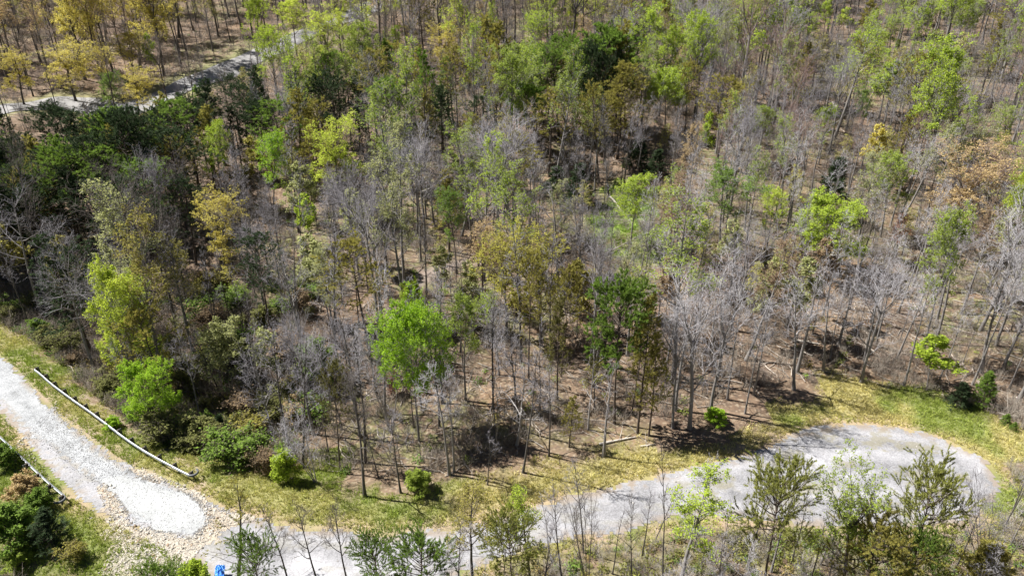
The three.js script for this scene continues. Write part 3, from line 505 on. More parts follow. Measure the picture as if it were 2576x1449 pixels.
  ['leafyTall1', 'grey', 'grey', 'lime', 2310, 190, 0, 74, 2331, 'leafing_tree', 'big lime tree at the top edge toward the right corner'],
  ['leafyTall0', 'grey', 'grey', 'fresh', 2418, 145, -10, 74, 2440, 'leafing_tree', 'fresh green tree at the top edge nearest the right corner'],
  ['leafyFork1', 'grey', 'grey', 'lime', 2388, 275, 128, 72, 2410, 'leafing_tree', 'round lime tree halfway down the far right slope near the frame edge'],
  ['leafyTall1', 'grey', 'silver', 'lime', 2060, 415, 260, 74, 2077, 'leafing_tree', 'flat-topped lime tree on the right slope above the dark spreading evergreen'],
  ['leafyTall0', 'grey', 'silver', 'fresh', 1900, 410, 260, 60, 1924, 'leafing_tree', 'soft green tree on the right slope above the wide mid green one'],
  ['leafyPole', 'grey', 'silver', 'lime', 1758, 430, 276, 40, 1784, 'leafing_tree', 'slim lime tree just below the tall narrow lime one'],
  ['leafyFork0', 'grey', 'grey', 'fresh', 2510, 410, 242, 82, 2548, 'leafing_tree', 'green tree at the right frame edge above the yellow-lime one'],
  ['leafyTall1', 'grey', 'grey', 'green', 2168, 350, 212, 56, 2184, 'leafing_tree', 'mid green tree just above the small golden tree'],
  ['leafyFork1', 'grey', 'silver', 'sage', 2440, 445, 288, 84, 2467, 'leafing_tree', 'pale sage tree above the broad pale orange tree top'],
  // the front row, bare, at the edge of the road
  ['tall0', 'dark', 'dark', 0, 918, 1252, 905, 150, 858, 'bare_tree', 'dark leaning bare tree at the road edge with its black shadow to the right'],
  ['slim1', 'grey', 'silver', 0, 1130, 1198, 900, 110, 1062, 'bare_tree', 'bare leaning tree with a long forked shadow on the grass by the road'],
  ['slim0', 'grey', 'grey', 0, 1142, 1190, 905, 80, 1118, 'bare_tree', 'bare upright tree sharing its foot with the leaning one by the road'],
  ['fork0', 'grey', 'silver', 0, 1735, 1082, 640, 215, 1755, 'bare_tree', 'largest bare grey tree, whose wide shadow falls to the turning area'],
  ['fork4', 'grey', 'silver', 0, 1692, 1078, 740, 150, 1700, 'bare_tree', 'bare grey tree left of the largest one, with whose shadow its own merges'],
  ['fullPine1', 'pine', 'dark', 'olive', 1632, 1100, 830, 85, 0, 'pine_tree', 'lower olive pine at the road edge of the pines beside the largest bare tree'],
  ['fork2', 'grey', 'silver', 0, 1788, 1035, 650, 160, 1850, 'bare_tree', 'bare grey tree right behind the largest one by the turning area'],
  ['tall2', 'grey', 'silver', 0, 1998, 982, 640, 150, 2020, 'bare_tree', 'tall bare grey tree behind the dark shadow left of the turning area'],
  ['fork1', 'grey', 'silver', 0, 2166, 965, 600, 170, 2240, 'bare_tree', 'bare silvery many-limbed tree right behind the turning area'],
  ['tall0', 'grey', 'silver', 0, 2072, 940, 630, 120, 2090, 'bare_tree', 'slender bare tree left of the silvery many-limbed one behind the turning area'],
  ['tall1', 'grey', 'silver', 0, 2470, 940, 600, 150, 2560, 'bare_tree', 'bare tree leaning to the right frame edge above the cedar bush'],
  ['clump0', 'silver', 'silver', 0, 985, 1090, 770, 130, 925, 'bare_tree', 'pale many-stemmed bare tree left of the round-headed bright green dome'],
  ['fork2', 'silver', 'silver', 0, 835, 1030, 820, 120, 790, 'bare_tree', 'leaning silvery bare tree on the bank above the left grass strip'],
  ['clump0', 'silver', 'silver', 0, 795, 1215, 1010, 140, 735, 'bare_tree', 'low leaning silvery tree beside the lime bush on the bank'],
  ['fork0', 'silver', 'silver', 0, 1255, 945, 730, 110, 1235, 'bare_tree', 'pale silver bare tree between the green dome and the dark centre pine'],
  ['dead0', 'silver', 'silver', 0, 1480, 1085, 860, 80, 1495, 'dead_tree', 'white dead tree with crooked broken limbs left of the broad-headed pine'],
  ['dead0', 'silver', 'silver', 0, 1300, 1120, 925, 120, 1325, 'dead_tree', 'pale dead tree with drooping limbs behind the long forked shadow'],
  ['dead0', 'silver', 'silver', 0, 430, 950, 850, 30, 420, 'dead_tree', 'short broken pale snag behind the small dense bright green tree'],
  // on the near side of the road
  ['bushyPine0', 'pine', 'dark', 'spring', 1918, 1500, 1128, 205, 1965, 'pine_tree', 'dense olive pine standing before the left half of the turning area'],
  ['bushyPine1', 'pine', 'dark', 'spring', 2265, 1510, 1132, 190, 2390, 'pine_tree', 'right-leaning pine with a dark trunk before the turning area'],
  ['sparse0', 'grey', 'grey', 'lime', 1706, 1480, 1190, 150, 1760, 'leafing_tree', 'thin lime tree before the road just left of the dense olive pine'],
  ['leafyFork1', 'dark', 'grey', 'fresh', 2120, 1500, 1152, 165, 2150, 'leafing_tree', 'open green tree before the turning area between the two pines'],
  ['bushyPine1', 'pine', 'dark', 'olive', 2150, 1560, 1285, 240, 0, 'pine_tree', 'wide olive pine at the bottom edge below the turning area'],
  ['cedar1', 'pine', 'dark', 'olive', 2440, 1540, 1368, 210, 0, 'cedar_tree', 'olive evergreen bush at the bottom right corner'],
  ['bushyPine0', 'pine', 'dark', 'green', 2245, 1570, 1310, 150, 0, 'pine_tree', 'deep green young pine right against the wide olive one at the bottom edge'],
  ['clump0', 'grey', 'grey', 0, 2470, 1440, 1170, 140, 2490, 'bare_tree', 'many-stemmed bare grey thicket tree before the right end of the turning area'],
  ['clump0', 'dark', 'dark', 0, 1478, 1490, 1225, 125, 1485, 'bare_tree', 'many-forked dark bare tree before the middle of the road'],
  ['slim0', 'dark', 'dark', 0, 1590, 1500, 1230, 60, 1575, 'bare_tree', 'slim forked bare tree right of the many-forked one before the road'],
  ['pole0', 'dark', 'dark', 0, 1668, 1480, 1120, 46, 1652, 'bare_tree', 'tall thin pole of a bare tree before the road'],
  ['slim1', 'dark', 'grey', 0, 1420, 1500, 1215, 80, 1400, 'bare_tree', 'bare tree whose thin stem rises between the bottom pine bushes'],
  ['bushyPine0', 'pine', 'dark', 'spring', 1290, 1540, 1270, 170, 0, 'pine_tree', 'bushy olive pine at the bottom edge before the narrow bend of the road'],
  ['bushyPine1', 'pine', 'dark', 'green', 1070, 1580, 1325, 190, 0, 'pine_tree', 'bushy green pine at the bottom edge, wider than its twin beside it'],
  ['bushyPine0', 'pine', 'dark', 'green', 965, 1560, 1335, 140, 0, 'pine_tree', 'smaller bushy green pine at the bottom edge on the left of its twin'],
  ['sparse1', 'dark', 'brown', 'lime', 1335, 1480, 1208, 116, 1310, 'leafing_tree', 'yellow-green thin-leafed tree leaning over the narrow bend of the road'],
  ['sparse2', 'dark', 'brown', 'olive', 1190, 1490, 1228, 150, 1160, 'leafing_tree', 'thin olive-brown tree over the grass at the narrow bend of the road'],
  ['thinPine', 'dark', 'dark', 'olive', 600, 1480, 1235, 150, 558, 'pine_tree', 'thin-needled dark pine in front of the white gravel patch'],
  ['slim0', 'dark', 'dark', 0, 735, 1500, 1255, 80, 675, 'bare_tree', 'dark bare tree leaning left, next to the thin-needled pine'],
  ['slim1', 'dark', 'dark', 0, 815, 1520, 1250, 90, 760, 'bare_tree', 'dark bare tree before the grey road, second from the thin-needled pine'],
  ['slim2', 'dark', 'dark', 0, 885, 1520, 1240, 90, 835, 'bare_tree', 'dark bare tree before the grey road, third from the thin-needled pine'],
  ['bushyPine1', 'pine', 'dark', 'green', 430, 1560, 1412, 140, 0, 'pine_tree', 'bushy dark pine at the bottom edge below the rubble stones'],
  ['bush0', 'dark', 'brown', 'lime', 492, 1500, 1420, 95, 0, 'shrub', 'round yellow-green shrub at the bottom edge beside the blue tarp'],
  ['bushyPine0', 'pine', 'dark', 'green', 668, 1550, 1345, 140, 0, 'pine_tree', 'bushy green pine right of the blue tarp'],
  // shrubs
  ['bush0', 'dark', 'brown', 'tan', 75, 1262, 1196, 84, 0, 'shrub', 'orange-tinged shrub beside the short guardrail'],
  ['bush0', 'dark', 'brown', 'green', 100, 1290, 1235, 70, 0, 'shrub', 'dark green shrub touching the orange-tinged one by the short guardrail'],
  ['bush0', 'dark', 'dark', 'green', 60, 1365, 1262, 135, 0, 'shrub', 'round dark green bush on the grassy slope below the short guardrail'],
  ['cedar1', 'pine', 'dark', 'dark', 132, 1372, 1282, 115, 0, 'shrub', 'blackish bush right of the round dark green one on the grassy slope'],
  ['bush0', 'dark', 'brown', 'green', 12, 1180, 1120, 70, 0, 'shrub', 'green shrub at the left frame edge outside the short guardrail'],
  ['bush0', 'dark', 'brown', 'fresh', 60, 1420, 1375, 80, 0, 'shrub', 'light green shrub in the bottom left corner'],
  ['bush1', 'brown', 'brown', 'olive', 190, 1415, 1370, 70, 0, 'shrub', 'olive shrub on the grassy slope edge beside the rubble stones'],
  ['bush0', 'dark', 'brown', 'lime', 722, 1210, 1122, 76, 0, 'shrub', 'tall lime shrub at the foot of the bank beside the grass strip'],
  ['bush0', 'dark', 'brown', 'fresh', 1060, 1235, 1178, 78, 0, 'shrub', 'fresh green shrub between the dark leaning tree and the forked shadow'],
  ['bush0', 'dark', 'brown', 'bright', 1802, 1062, 1024, 60, 0, 'shrub', 'small bright green shrub under the largest bare tree'],
  ['bush0', 'dark', 'brown', 'bright', 290, 1078, 1050, 45, 0, 'shrub', 'small bright green shrub right behind the long guardrail'],
  ['bush0', 'dark', 'brown', 'bright', 548, 1122, 1092, 46, 0, 'shrub', 'small bright green shrub below the blackish cedar on the bank'],
  ['cedar1', 'pine', 'dark', 'dark', 570, 1125, 1040, 62, 0, 'cedar_tree', 'blackish cedar bush on the brushy bank above the guardrail end'],
  ['bush0', 'dark', 'brown', 'green', 800, 960, 835, 110, 0, 'shrub', 'wide mid green shrub under the leaning silvery tree'],
  ['bush1', 'brown', 'rosy', 'tan', 745, 1070, 1005, 80, 0, 'shrub', 'rusty thin-leafed shrub on the brushy bank'],
  ['bush1', 'brown', 'rosy', 'rust', 990, 1000, 930, 48, 0, 'shrub', 'rust-red little shrub left of the trunk of the green dome'],
  ['cedar0', 'pine', 'dark', 'dark', 1402, 500, 415, 90, 0, 'cedar_tree', 'blackish evergreen at the left end of the dark shade in the middle woods'],
  ['cedar1', 'pine', 'dark', 'dark', 1455, 520, 405, 95, 0, 'cedar_tree', 'blackish evergreen in the middle of the dark shade in front of the tall dark pines'],
  ['cedar0', 'pine', 'dark', 'dark', 1605, 425, 345, 80, 0, 'cedar_tree', 'blackish evergreen right below the group of tall dark pines'],
  ['cedar1', 'pine', 'dark', 'dark', 1650, 445, 372, 70, 0, 'cedar_tree', 'low blackish evergreen with its shade right below the low wide lime tree'],
  ['cedar0', 'pine', 'dark', 'green', 2528, 1068, 1040, 32, 0, 'cedar_tree', 'small cedar at the right edge of the grass round the turning area'],
  ['cedar1', 'pine', 'dark', 'green', 2548, 1085, 1062, 24, 0, 'cedar_tree', 'tiniest cedar at the right edge of the grass round the turning area'],
];
const leansFree = rand(900), landmarks = [], views = [];
const KNOWN = { 'round-headed': 'the round bright green dome', 'broad dark pine right': 'the broad pine below the far road', 'olive pine at the left': 'the olive edge pine', 'wide olive pine in the middle': 'the wide olive pine', 'wide blackish pine': 'the wide blackish pine', 'tall two-lobed': 'the two-lobed yellow-lime tree', 'small dense bright': 'the small dense bright green tree', 'vase-shaped': 'the vase-shaped sage tree', 'tall pine with a broad': 'the broad-headed pine', 'wide olive-gold tree top': 'the wide olive-gold tree tops', 'dark olive upright': 'the dark centre pine', 'bright lime tree over': 'the lime tree in the clearing', 'big billowing': 'the big billowing lime tree', 'tall leaning green': 'the tall leaning green tree', 'broad pale orange': 'the broad pale orange tree top', 'small golden tree': 'the small golden tree', 'tall narrow lime tree standing': 'the tall narrow lime tree', 'lime tree at the top edge near': 'the lime tree at the top edge', 'large fresh green': 'the large fresh green tree', 'low wide lime-green': 'the low wide lime tree', 'narrow lime tree in front': 'the narrow lime tree in the pines', 'broad gold-green': 'the broad gold-green tree', 'round-topped very dark': 'the round-topped dark pine', 'tallest pine of': 'the group of tall dark pines', 'gold-leafed tree in front': 'the gold-leafed tree', 'tall lime tree where': 'the lime tree ending the far road', 'yellow-gold tree at': 'the yellow-gold edge tree', 'golden tree leaning over': 'the golden tree over the far road', 'broad yellow tree': 'the broad yellow tree', 'gold-yellow tree among': 'the gold-yellow tree', 'slim mid green tree beside': 'the slim green tree by the stream', 'small lime tree in the bare': 'the small lime tree left of the stream', 'wide mid green tree between': 'the wide mid green tree', 'dark spreading evergreen': 'the dark spreading evergreen', 'dark green cedar bush': 'the dark green cedar bush', 'dark leaning bare tree': 'the dark leaning roadside tree', 'bare leaning tree with': 'the tree with the forked shadow', 'largest bare grey': 'the largest bare grey tree', 'bare silvery many-limbed': 'the silvery many-limbed tree', 'dense olive pine': 'the dense olive pine', 'right-leaning pine': 'the right-leaning pine', 'many-forked dark': 'the many-forked dark tree', 'bushy green pine at': 'the bushy green pine', 'thin-needled dark': 'the thin-needled pine', 'blackish cedar bush on': 'the blackish cedar on the bank', 'small lime tree at the front': 'the small lime tree at the front', 'yellow-lime tree at the right': 'the yellow-lime edge tree', 'tall lime tree at': 'the top edge lime tree' };
for (const [shape, bk, tw, lf, u, v, tv, w, tu, name, label] of named) {
  const p = ground(u, v), z = depth(p.x, p.y, p.z), h = Math.max(0.6, riseTo(p, tv)), wide = w * z / FL;
  const zTop = depth(p.x, p.y + h, p.z), lean = tu ? [clamp(((tu - CU) / FL * zTop - p.x) / h, -0.45, 0.45), 0] : null;
  const known = Object.keys(KNOWN).find((k) => label.startsWith(k));
  const made = plant(name, shape, [bk, tw, lf], p, h, wide, leansFree() * 6.28, lean ? [Math.atan(lean[0]), 0] : null, label, { leafing_tree: 'tree', bare_tree: 'tree', dead_tree: 'dead tree', pine_tree: 'pine tree', cedar_tree: 'evergreen', shrub: 'shrub' }[name]);
  if (!shape.startsWith('bush') && v < 1260 && lf) views.push({ d: -p.z, u: tu ? (u + tu) / 2 : u, half: w * 0.42, top: tv, low: lerp(tv, v, lf ? 0.5 : 0.35) });
  if (known) landmarks.push([made.name, KNOWN[known]]);
  taken.push([p.x, p.z, h > 6 ? 2.0 : 1.2]);
}

// ---------------------------------------------------------------- the rest of the woods, tree by tree
const cellOf = (x, z) => Math.floor(x / 4) + ',' + Math.floor(z / 4), cells = new Map();
const put = (x, z, d) => { const k = cellOf(x, z); if (!cells.has(k)) cells.set(k, []); cells.get(k).push([x, z, d]); };
taken.forEach((t) => put(...t));
function free(x, z, gap) { for (let i = -1; i <= 1; i++) for (let j = -1; j <= 1; j++) for (const [a, b, d] of cells.get(cellOf(x + i * 4, z + j * 4)) ?? []) if (Math.hypot(a - x, b - z) < (gap + d) / 2) return false; return true; }
farLine.forEach(([x, z], i) => { if (!i || i > 9) return; for (let k = 0; k < 3; k++) { const a = lerp(x, farLine[i - 1][0], k / 3), b = lerp(z, farLine[i - 1][1], k / 3), q = where(a, b); views.push({ d: -b, u: q[0], half: 18, top: q[1] - 10, low: q[1] + 10, share: 1, wide: 1.35 }); } });
const openings = [[clearing.x, clearing.z, 6], [flat(560, 1180).x, flat(560, 1180).z, 3]];
function where(x, z) { const y = land(x, z), zc = depth(x, y, z); return [CU + x / zc * FL, CV - FL * ((y - EYE) * CP + -z * SP) / zc]; }
// what grows where: [weight, kind, shapes, bark, twig, leaf]
const BARE = ['tall0', 'tall1', 'tall2', 'tall3', 'tall4', 'tall5', 'fork0', 'fork1', 'fork2', 'fork3', 'fork4', 'slim0', 'slim1', 'slim2', 'broken0'], SLIM = ['slim0', 'slim1', 'slim2', 'pole0', 'pole1'], LEAFY = ['leafyTall0', 'leafyTall1', 'leafyFork0', 'leafyFork1', 'sparse0', 'sparse1', 'sparse2'], SPARSE = ['sparse0', 'sparse1', 'sparse2', 'leafyPole'], PINES = ['pine0', 'pine1', 'pine2', 'fullPine0', 'fullPine1'];
const DENSE = ['pine0', 'pine1', 'pine2', 'fullPine0', 'fullPine1', 'crownPine', 'bushyPine0'];
const stands = {
  gold: { says: 'beyond the far grey road', mix: [[34, 'bare', BARE, 'dark', 'brown'], [14, 'thin', SLIM, 'dark', 'brown'], [20, 'leafing', LEAFY, 'dark', 'brown', 'gold'], [20, 'leafing', SPARSE, 'dark', 'tan', 'tan'], [6, 'leafing', LEAFY, 'dark', 'tan', 'yellow'], [6, 'bare', BARE, 'grey', 'rosy']] },
  top: { says: 'on the upper slope near the top edge', mix: [[34, 'bare', BARE, 'dark', 'brown'], [14, 'bare', BARE, 'grey', 'grey'], [16, 'thin', SLIM, 'dark', 'brown'], [14, 'leafing', SPARSE, 'grey', 'tan', 'yellow'], [12, 'leafing', SPARSE, 'grey', 'tan', 'tan'], [6, 'leafing', LEAFY, 'grey', 'tan', 'lime'], [4, 'pine', PINES, 'pine', 'dark', 'olive']] },
  pines: { says: 'in the dark stand between the far grey road and the long guardrail', mix: [[44, 'pine', DENSE, 'pine', 'dark', 'dark'], [26, 'pine', DENSE, 'pine', 'dark', 'green'], [13, 'pine', PINES, 'pine', 'dark', 'olive'], [4, 'leafing', SPARSE, 'dark', 'dark', 'fresh'], [13, 'bare', BARE, 'dark', 'dark']] },
  dim: { says: 'on the dark brushy ground above the long guardrail', mix: [[30, 'bare', BARE, 'dark', 'dark'], [20, 'bare', BARE, 'grey', 'grey'], [16, 'thin', SLIM, 'dark', 'grey'], [24, 'pine', PINES, 'pine', 'dark', 'dark'], [10, 'leafing', SPARSE, 'grey', 'grey', 'olive']] },
  mixed: { says: 'between the left pine stand and the group of tall dark pines', mix: [[16, 'pine', PINES, 'pine', 'dark', 'olive'], [13, 'pine', DENSE, 'pine', 'dark', 'green'], [14, 'pine', DENSE, 'pine', 'dark', 'dark'], [10, 'leafing', LEAFY, 'grey', 'grey', 'fresh'], [7, 'leafing', LEAFY, 'grey', 'grey', 'lime'], [8, 'leafing', LEAFY, 'grey', 'tan', 'fresh'], [25, 'bare', BARE, 'grey', 'grey'], [12, 'thin', SLIM, 'dark', 'brown']] },
  middle: { says: 'on the shaded brown floor along the stream', mix: [[46, 'bare', BARE, 'grey', 'grey'], [12, 'bare', BARE, 'grey', 'silver'], [26, 'thin', SLIM, 'dark', 'grey'], [9, 'leafing', SPARSE, 'grey', 'grey', 'sage'], [10, 'leafing', SPARSE, 'grey', 'grey', 'fresh'], [3, 'leafing', LEAFY, 'grey', 'grey', 'lime'], [5, 'pine', PINES, 'pine', 'dark', 'olive']] },
  slope: { says: 'on the far right slope', mix: [[30, 'bare', BARE, 'grey', 'grey'], [14, 'bare', BARE, 'grey', 'rosy'], [18, 'thin', SLIM, 'grey', 'grey'], [15, 'leafing', LEAFY, 'grey', 'grey', 'lime'], [12, 'leafing', SPARSE, 'grey', 'grey', 'fresh'], [6, 'leafing', SPARSE, 'grey', 'grey', 'sage'], [2, 'leafing', SPARSE, 'grey', 'tan', 'tan'], [6, 'pine', PINES, 'pine', 'dark', 'olive']] },
  grey: { says: 'in the bare grey woods behind the turning area', mix: [[32, 'bare', BARE, 'grey', 'silver'], [20, 'bare', BARE, 'grey', 'grey'], [10, 'bare', BARE, 'brown', 'rosy'], [20, 'thin', SLIM, 'grey', 'silver'], [15, 'leafing', SPARSE, 'grey', 'silver', 'sage'], [12, 'leafing', SPARSE, 'grey', 'silver', 'fresh'], [4, 'leafing', LEAFY, 'grey', 'silver', 'lime'], [5, 'leafing', SPARSE, 'grey', 'rosy', 'bud'], [4, 'pine', PINES, 'pine', 'dark', 'olive']] },
  front: { says: 'along the front edge of the woods by the gravel road', mix: [[36, 'bare', BARE, 'grey', 'grey'], [14, 'bare', BARE, 'grey', 'silver'], [24, 'thin', SLIM, 'dark', 'grey'], [10, 'leafing', SPARSE, 'grey', 'grey', 'sage'], [8, 'leafing', SPARSE, 'grey', 'tan', 'olive'], [8, 'pine', PINES, 'pine', 'dark', 'olive']] },
  near: { says: 'on the near side of the gravel road at the bottom edge', mix: [[44, 'thin', SLIM, 'dark', 'grey'], [40, 'thin', SLIM, 'grey', 'silver'], [6, 'pine', ['fullPine0', 'fullPine1'], 'pine', 'dark', 'olive'], [10, 'leafing', SPARSE, 'dark', 'brown', 'olive']] },
};
function standAt(u, v) {
  if (v > 1260) return 'near';
  if (v < 345 && u < 720) return 'gold';
  if (v < 392 && u < 620) return 'mixed';
  if (v < 300 && u < 1560) return 'top';
  if (v < 560 && u < 560) return 'pines';
  if (v < 760 && u < 420) return 'pines';
  if (u < 700) return v < 900 ? 'dim' : 'front';
  if (v < 520 && u < 1220) return 'mixed';
  if (v < 440 && u < 1600) return 'mixed';
  if (u >= 1600) return v < 520 ? 'slope' : 'grey';
  return v < 840 ? 'middle' : 'front';
}
const KINDS = { shrub: ['shrub', 'shrub'], bare: ['bare_tree', 'tree'], thin: ['bare_sapling', 'sapling'], leafing: ['leafing_tree', 'tree'], pine: ['pine_tree', 'pine tree'] };
const LEAFWORD = { moss: 'mossy olive', bud: 'brownish budding', gold: 'golden', tan: 'pale orange-budded', yellow: 'thin yellow-leafed', olive: 'thin olive-leafed', fresh: 'fresh green', sage: 'pale sage-leafed', lime: 'lime green', dark: 'dark', green: 'green', grey: 'grey', silver: 'silvery', brown: 'brown', rosy: 'reddish-twigged' };
const wood = [];
{
  const r = rand(4242);
  for (let k = 0; k < 60000; k++) {
    const d = 26 + r() * 236, x = (r() * 2 - 1) * (0.735 * (d * CP + (EYE - Math.max(0, d - 62) * 0.105) * SP) + 7), z = -d;
    const road = roadDist(x, z), s0 = where(x, z);
    if (s0[1] > 1600 || road < 1) continue;
    const nearSide = s0[1] > 1200 && isNear(x, z);
    const rail = x < -6 && z > -75 ? edgeDist(railFarXZ, x, z, false) : 40;
    if (!nearSide && road < (s0[0] < 380 ? 4.2 : s0[0] < 720 ? 6 : s0[0] < 1950 ? 2.8 : 5) + r() * 2.2 || rail < 1.6) continue;
    if (farRoadDist(x, z) < 6.5) continue;
    if (openings.some((o) => Math.hypot(o[0] - x, o[1] - z) < o[2])) continue;
    if (edgeDist(sandy, x, z, false) < 2.2 || edgeDist(ditch, x, z, false) < 2) continue;
    if (x < -14 && d < 45 && s0[0] < 560) continue;
    const name = nearSide ? 'near' : standAt(...s0) === 'near' ? 'front' : standAt(...s0), gapScale = nearSide ? 0.85 : d > 150 ? 1.55 : d > 110 ? 1.3 : 0.97;
    const kinds = stands[name].mix, total = kinds.reduce((a, m) => a + m[0], 0); let w = r() * total, m = kinds[0]; for (const q of kinds) { if ((w -= q[0]) < 0) { m = q; break; } }
    const shape = m[2][Math.floor(r() * m[2].length)], s = shapes[shape];
    const size = (m[1] === 'thin' ? 0.55 + r() * 0.5 : m[1] === 'pine' ? 0.7 + r() * 0.42 : 0.62 + r() * 0.56) * (d > 110 ? 1.12 : 0.95) * (nearSide ? (m[1] === 'thin' ? 0.62 : 0.5) : 1);
    const zc = depth(x, land(x, z), z), top = s0[1] - s.h * size * CP * FL / zc, half = s.w * size * 0.35 * FL / zc;
    const hides = views.find((q) => d < q.d - 0.5 && Math.abs(s0[0] - q.u) < q.half + half * (m[1] === 'thin' ? 0.3 : q.wide ?? 1) && top < q.low && s0[1] > q.top);
    if (hides && r() < (m[1] === 'thin' ? 0.85 : m[1] === 'bare' && hides.share ? 0.985 : 1)) continue;
    if (!nearSide && road < 10 && (m[1] === 'leafing' || m[1] === 'pine') && s0[0] > 620 && r() < 0.96) continue;
    if (nearSide && s0[0] > 1880 && m[1] !== 'thin') continue;
    const gap = (m[1] === 'thin' ? 1.8 : m[1] === 'pine' ? 2.5 : name === 'gold' ? 3.3 : 2.8) * gapScale; if (!free(x, z, gap)) continue;
    put(x, z, gap);
    wood.push({ x, z, d, name, m, shape, h: s.h * size, w: s.w * size * (m[1] === 'pine' ? 0.95 + r() * 0.5 : 0.85 + r() * 0.4), turn: r() * 6.28, lean: [(r() - 0.5) * 0.09 + (r() < 0.12 ? (r() - 0.5) * 0.35 : 0), (r() - 0.5) * 0.08], show: s.h * size / depth(x, land(x, z), z) });
  }
}
{ // shrubs of the understorey and of the brushy bank behind the guardrail
  const r = rand(515);
  for (let k = 0, n = 0; k < 30000 && n < 250; k++) {
    const bank = n < 135, u = bank ? r() * 800 : r() * 2576, v = bank ? 740 + r() * 480 : 420 + r() * 720, p = ground(u, v), road = roadDist(p.x, p.z), rail = edgeDist(railFarXZ, p.x, p.z, false);
    if (road < (u < 760 ? 4 : 6.5) || rail < 1.3 || u < 700 && v > 1000 + u * 0.3 && rail > 30 || edgeDist(sandy, p.x, p.z, false) < 2 || !free(p.x, p.z, 1.5) || inClearing(p.x, p.z) > 0.2) continue;
    put(p.x, p.z, 1.3); n++;
    const w = r(), leaf = bank ? (w < 0.42 ? 'moss' : w < 0.62 ? 'green' : w < 0.74 ? 'olive' : w < 0.93 ? 'bud' : 'fresh') : (w < 0.3 ? 'olive' : w < 0.55 ? 'fresh' : w < 0.75 ? 'sage' : w < 0.9 ? 'green' : 'lime'), h = (bank ? 1.3 : 0.9) + r() * 1.9;
    wood.push({ x: p.x, z: p.z, d: -p.z, name: standAt(u, v), m: [1, 'shrub', 0, 'dark', 'brown', leaf], shape: r() < (bank ? 0.25 : 0.3) ? 'bush0' : 'bush1', h, w: h * (0.9 + r() * 0.7), turn: r() * 6.28, lean: null, show: h / depth(p.x, p.y, p.z) });
  }
}
const used = {}, rest = [], kept = [];
named.forEach((n) => { used[n[9]] = (used[n[9]] ?? 0) + 1; });
for (const t of wood.sort((a, b) => b.show - a.show)) {
  const [kind, category] = KINDS[t.m[1]];
  if ((used[kind] ?? 0) >= 300) { rest.push(t); continue; }
  used[kind] = (used[kind] ?? 0) + 1;
  const word = LEAFWORD[t.m[1] === 'bare' || t.m[1] === 'thin' ? t.m[4] : t.m[5]];
  const what = { bare: `bare ${word} tree`, thin: `thin bare ${word} sapling`, leafing: `${word} tree`, shrub: `small ${word} shrub`, pine: `${word === 'thin olive-leafed' ? 'olive' : word} pine` }[t.m[1]];
  kept.push({ ...t, kind, category, what });
}
const spots = landmarks.map(([n, says]) => { const o = scene.getObjectByName(n); return { says, at: where(o.position.x, o.position.z), x: o.position.x, z: o.position.z }; });
const asked = new Map();
for (const t of kept) {                                                       // which landmark each tree stands by, and on which side of it
  const [u, v] = where(t.x, t.z); let best = null, near = 1e9;
  for (const m of spots) { const q = Math.hypot(m.x - t.x, (m.z - t.z) * 0.8); if (q < near) { near = q; best = m; } }
  const du = u - best.at[0], dv = (v - best.at[1]) * 1.6;
  t.by = `${t.what} ${Math.abs(du) > Math.abs(dv) ? (du < 0 ? 'left of' : 'right of') : dv < 0 ? 'behind' : 'in front of'} ${best.says}`; t.near = near;
  if (!asked.has(t.by)) asked.set(t.by, []); asked.get(t.by).push(t);
}
const NTH = ['', 'second ', 'third ', 'fourth ', 'fifth ', 'sixth ', 'seventh ', 'eighth ', 'ninth ', 'tenth ', 'eleventh ', 'twelfth '];
for (const list of asked.values()) list.sort((a, b) => a.near - b.near).forEach((t, i) => { t.label = list.length === 1 ? t.by   : i < 12 ? (NTH[i] || 'nearest ') + t.by : `one of the outer ${t.by.replace(' tree ', ' trees ').replace(' sapling ', ' saplings ').replace(' pine ', ' pines ').replace(' shrub ', ' shrubs ')}`; if (i >= 12) t.shared = true; });
for (const t of kept) plant(t.kind, t.shape, [t.m[3], t.m[4], t.m[5] ?? 0], V(t.x, land(t.x, t.z), t.z), t.h, t.w, t.turn, t.lean, t.label, t.category, t.shared ? `outer ${t.by}` : `${t.what}s ${stands[t.name].says}`);
console.log('woods', wood.length, JSON.stringify(used), 'rest', rest.length);
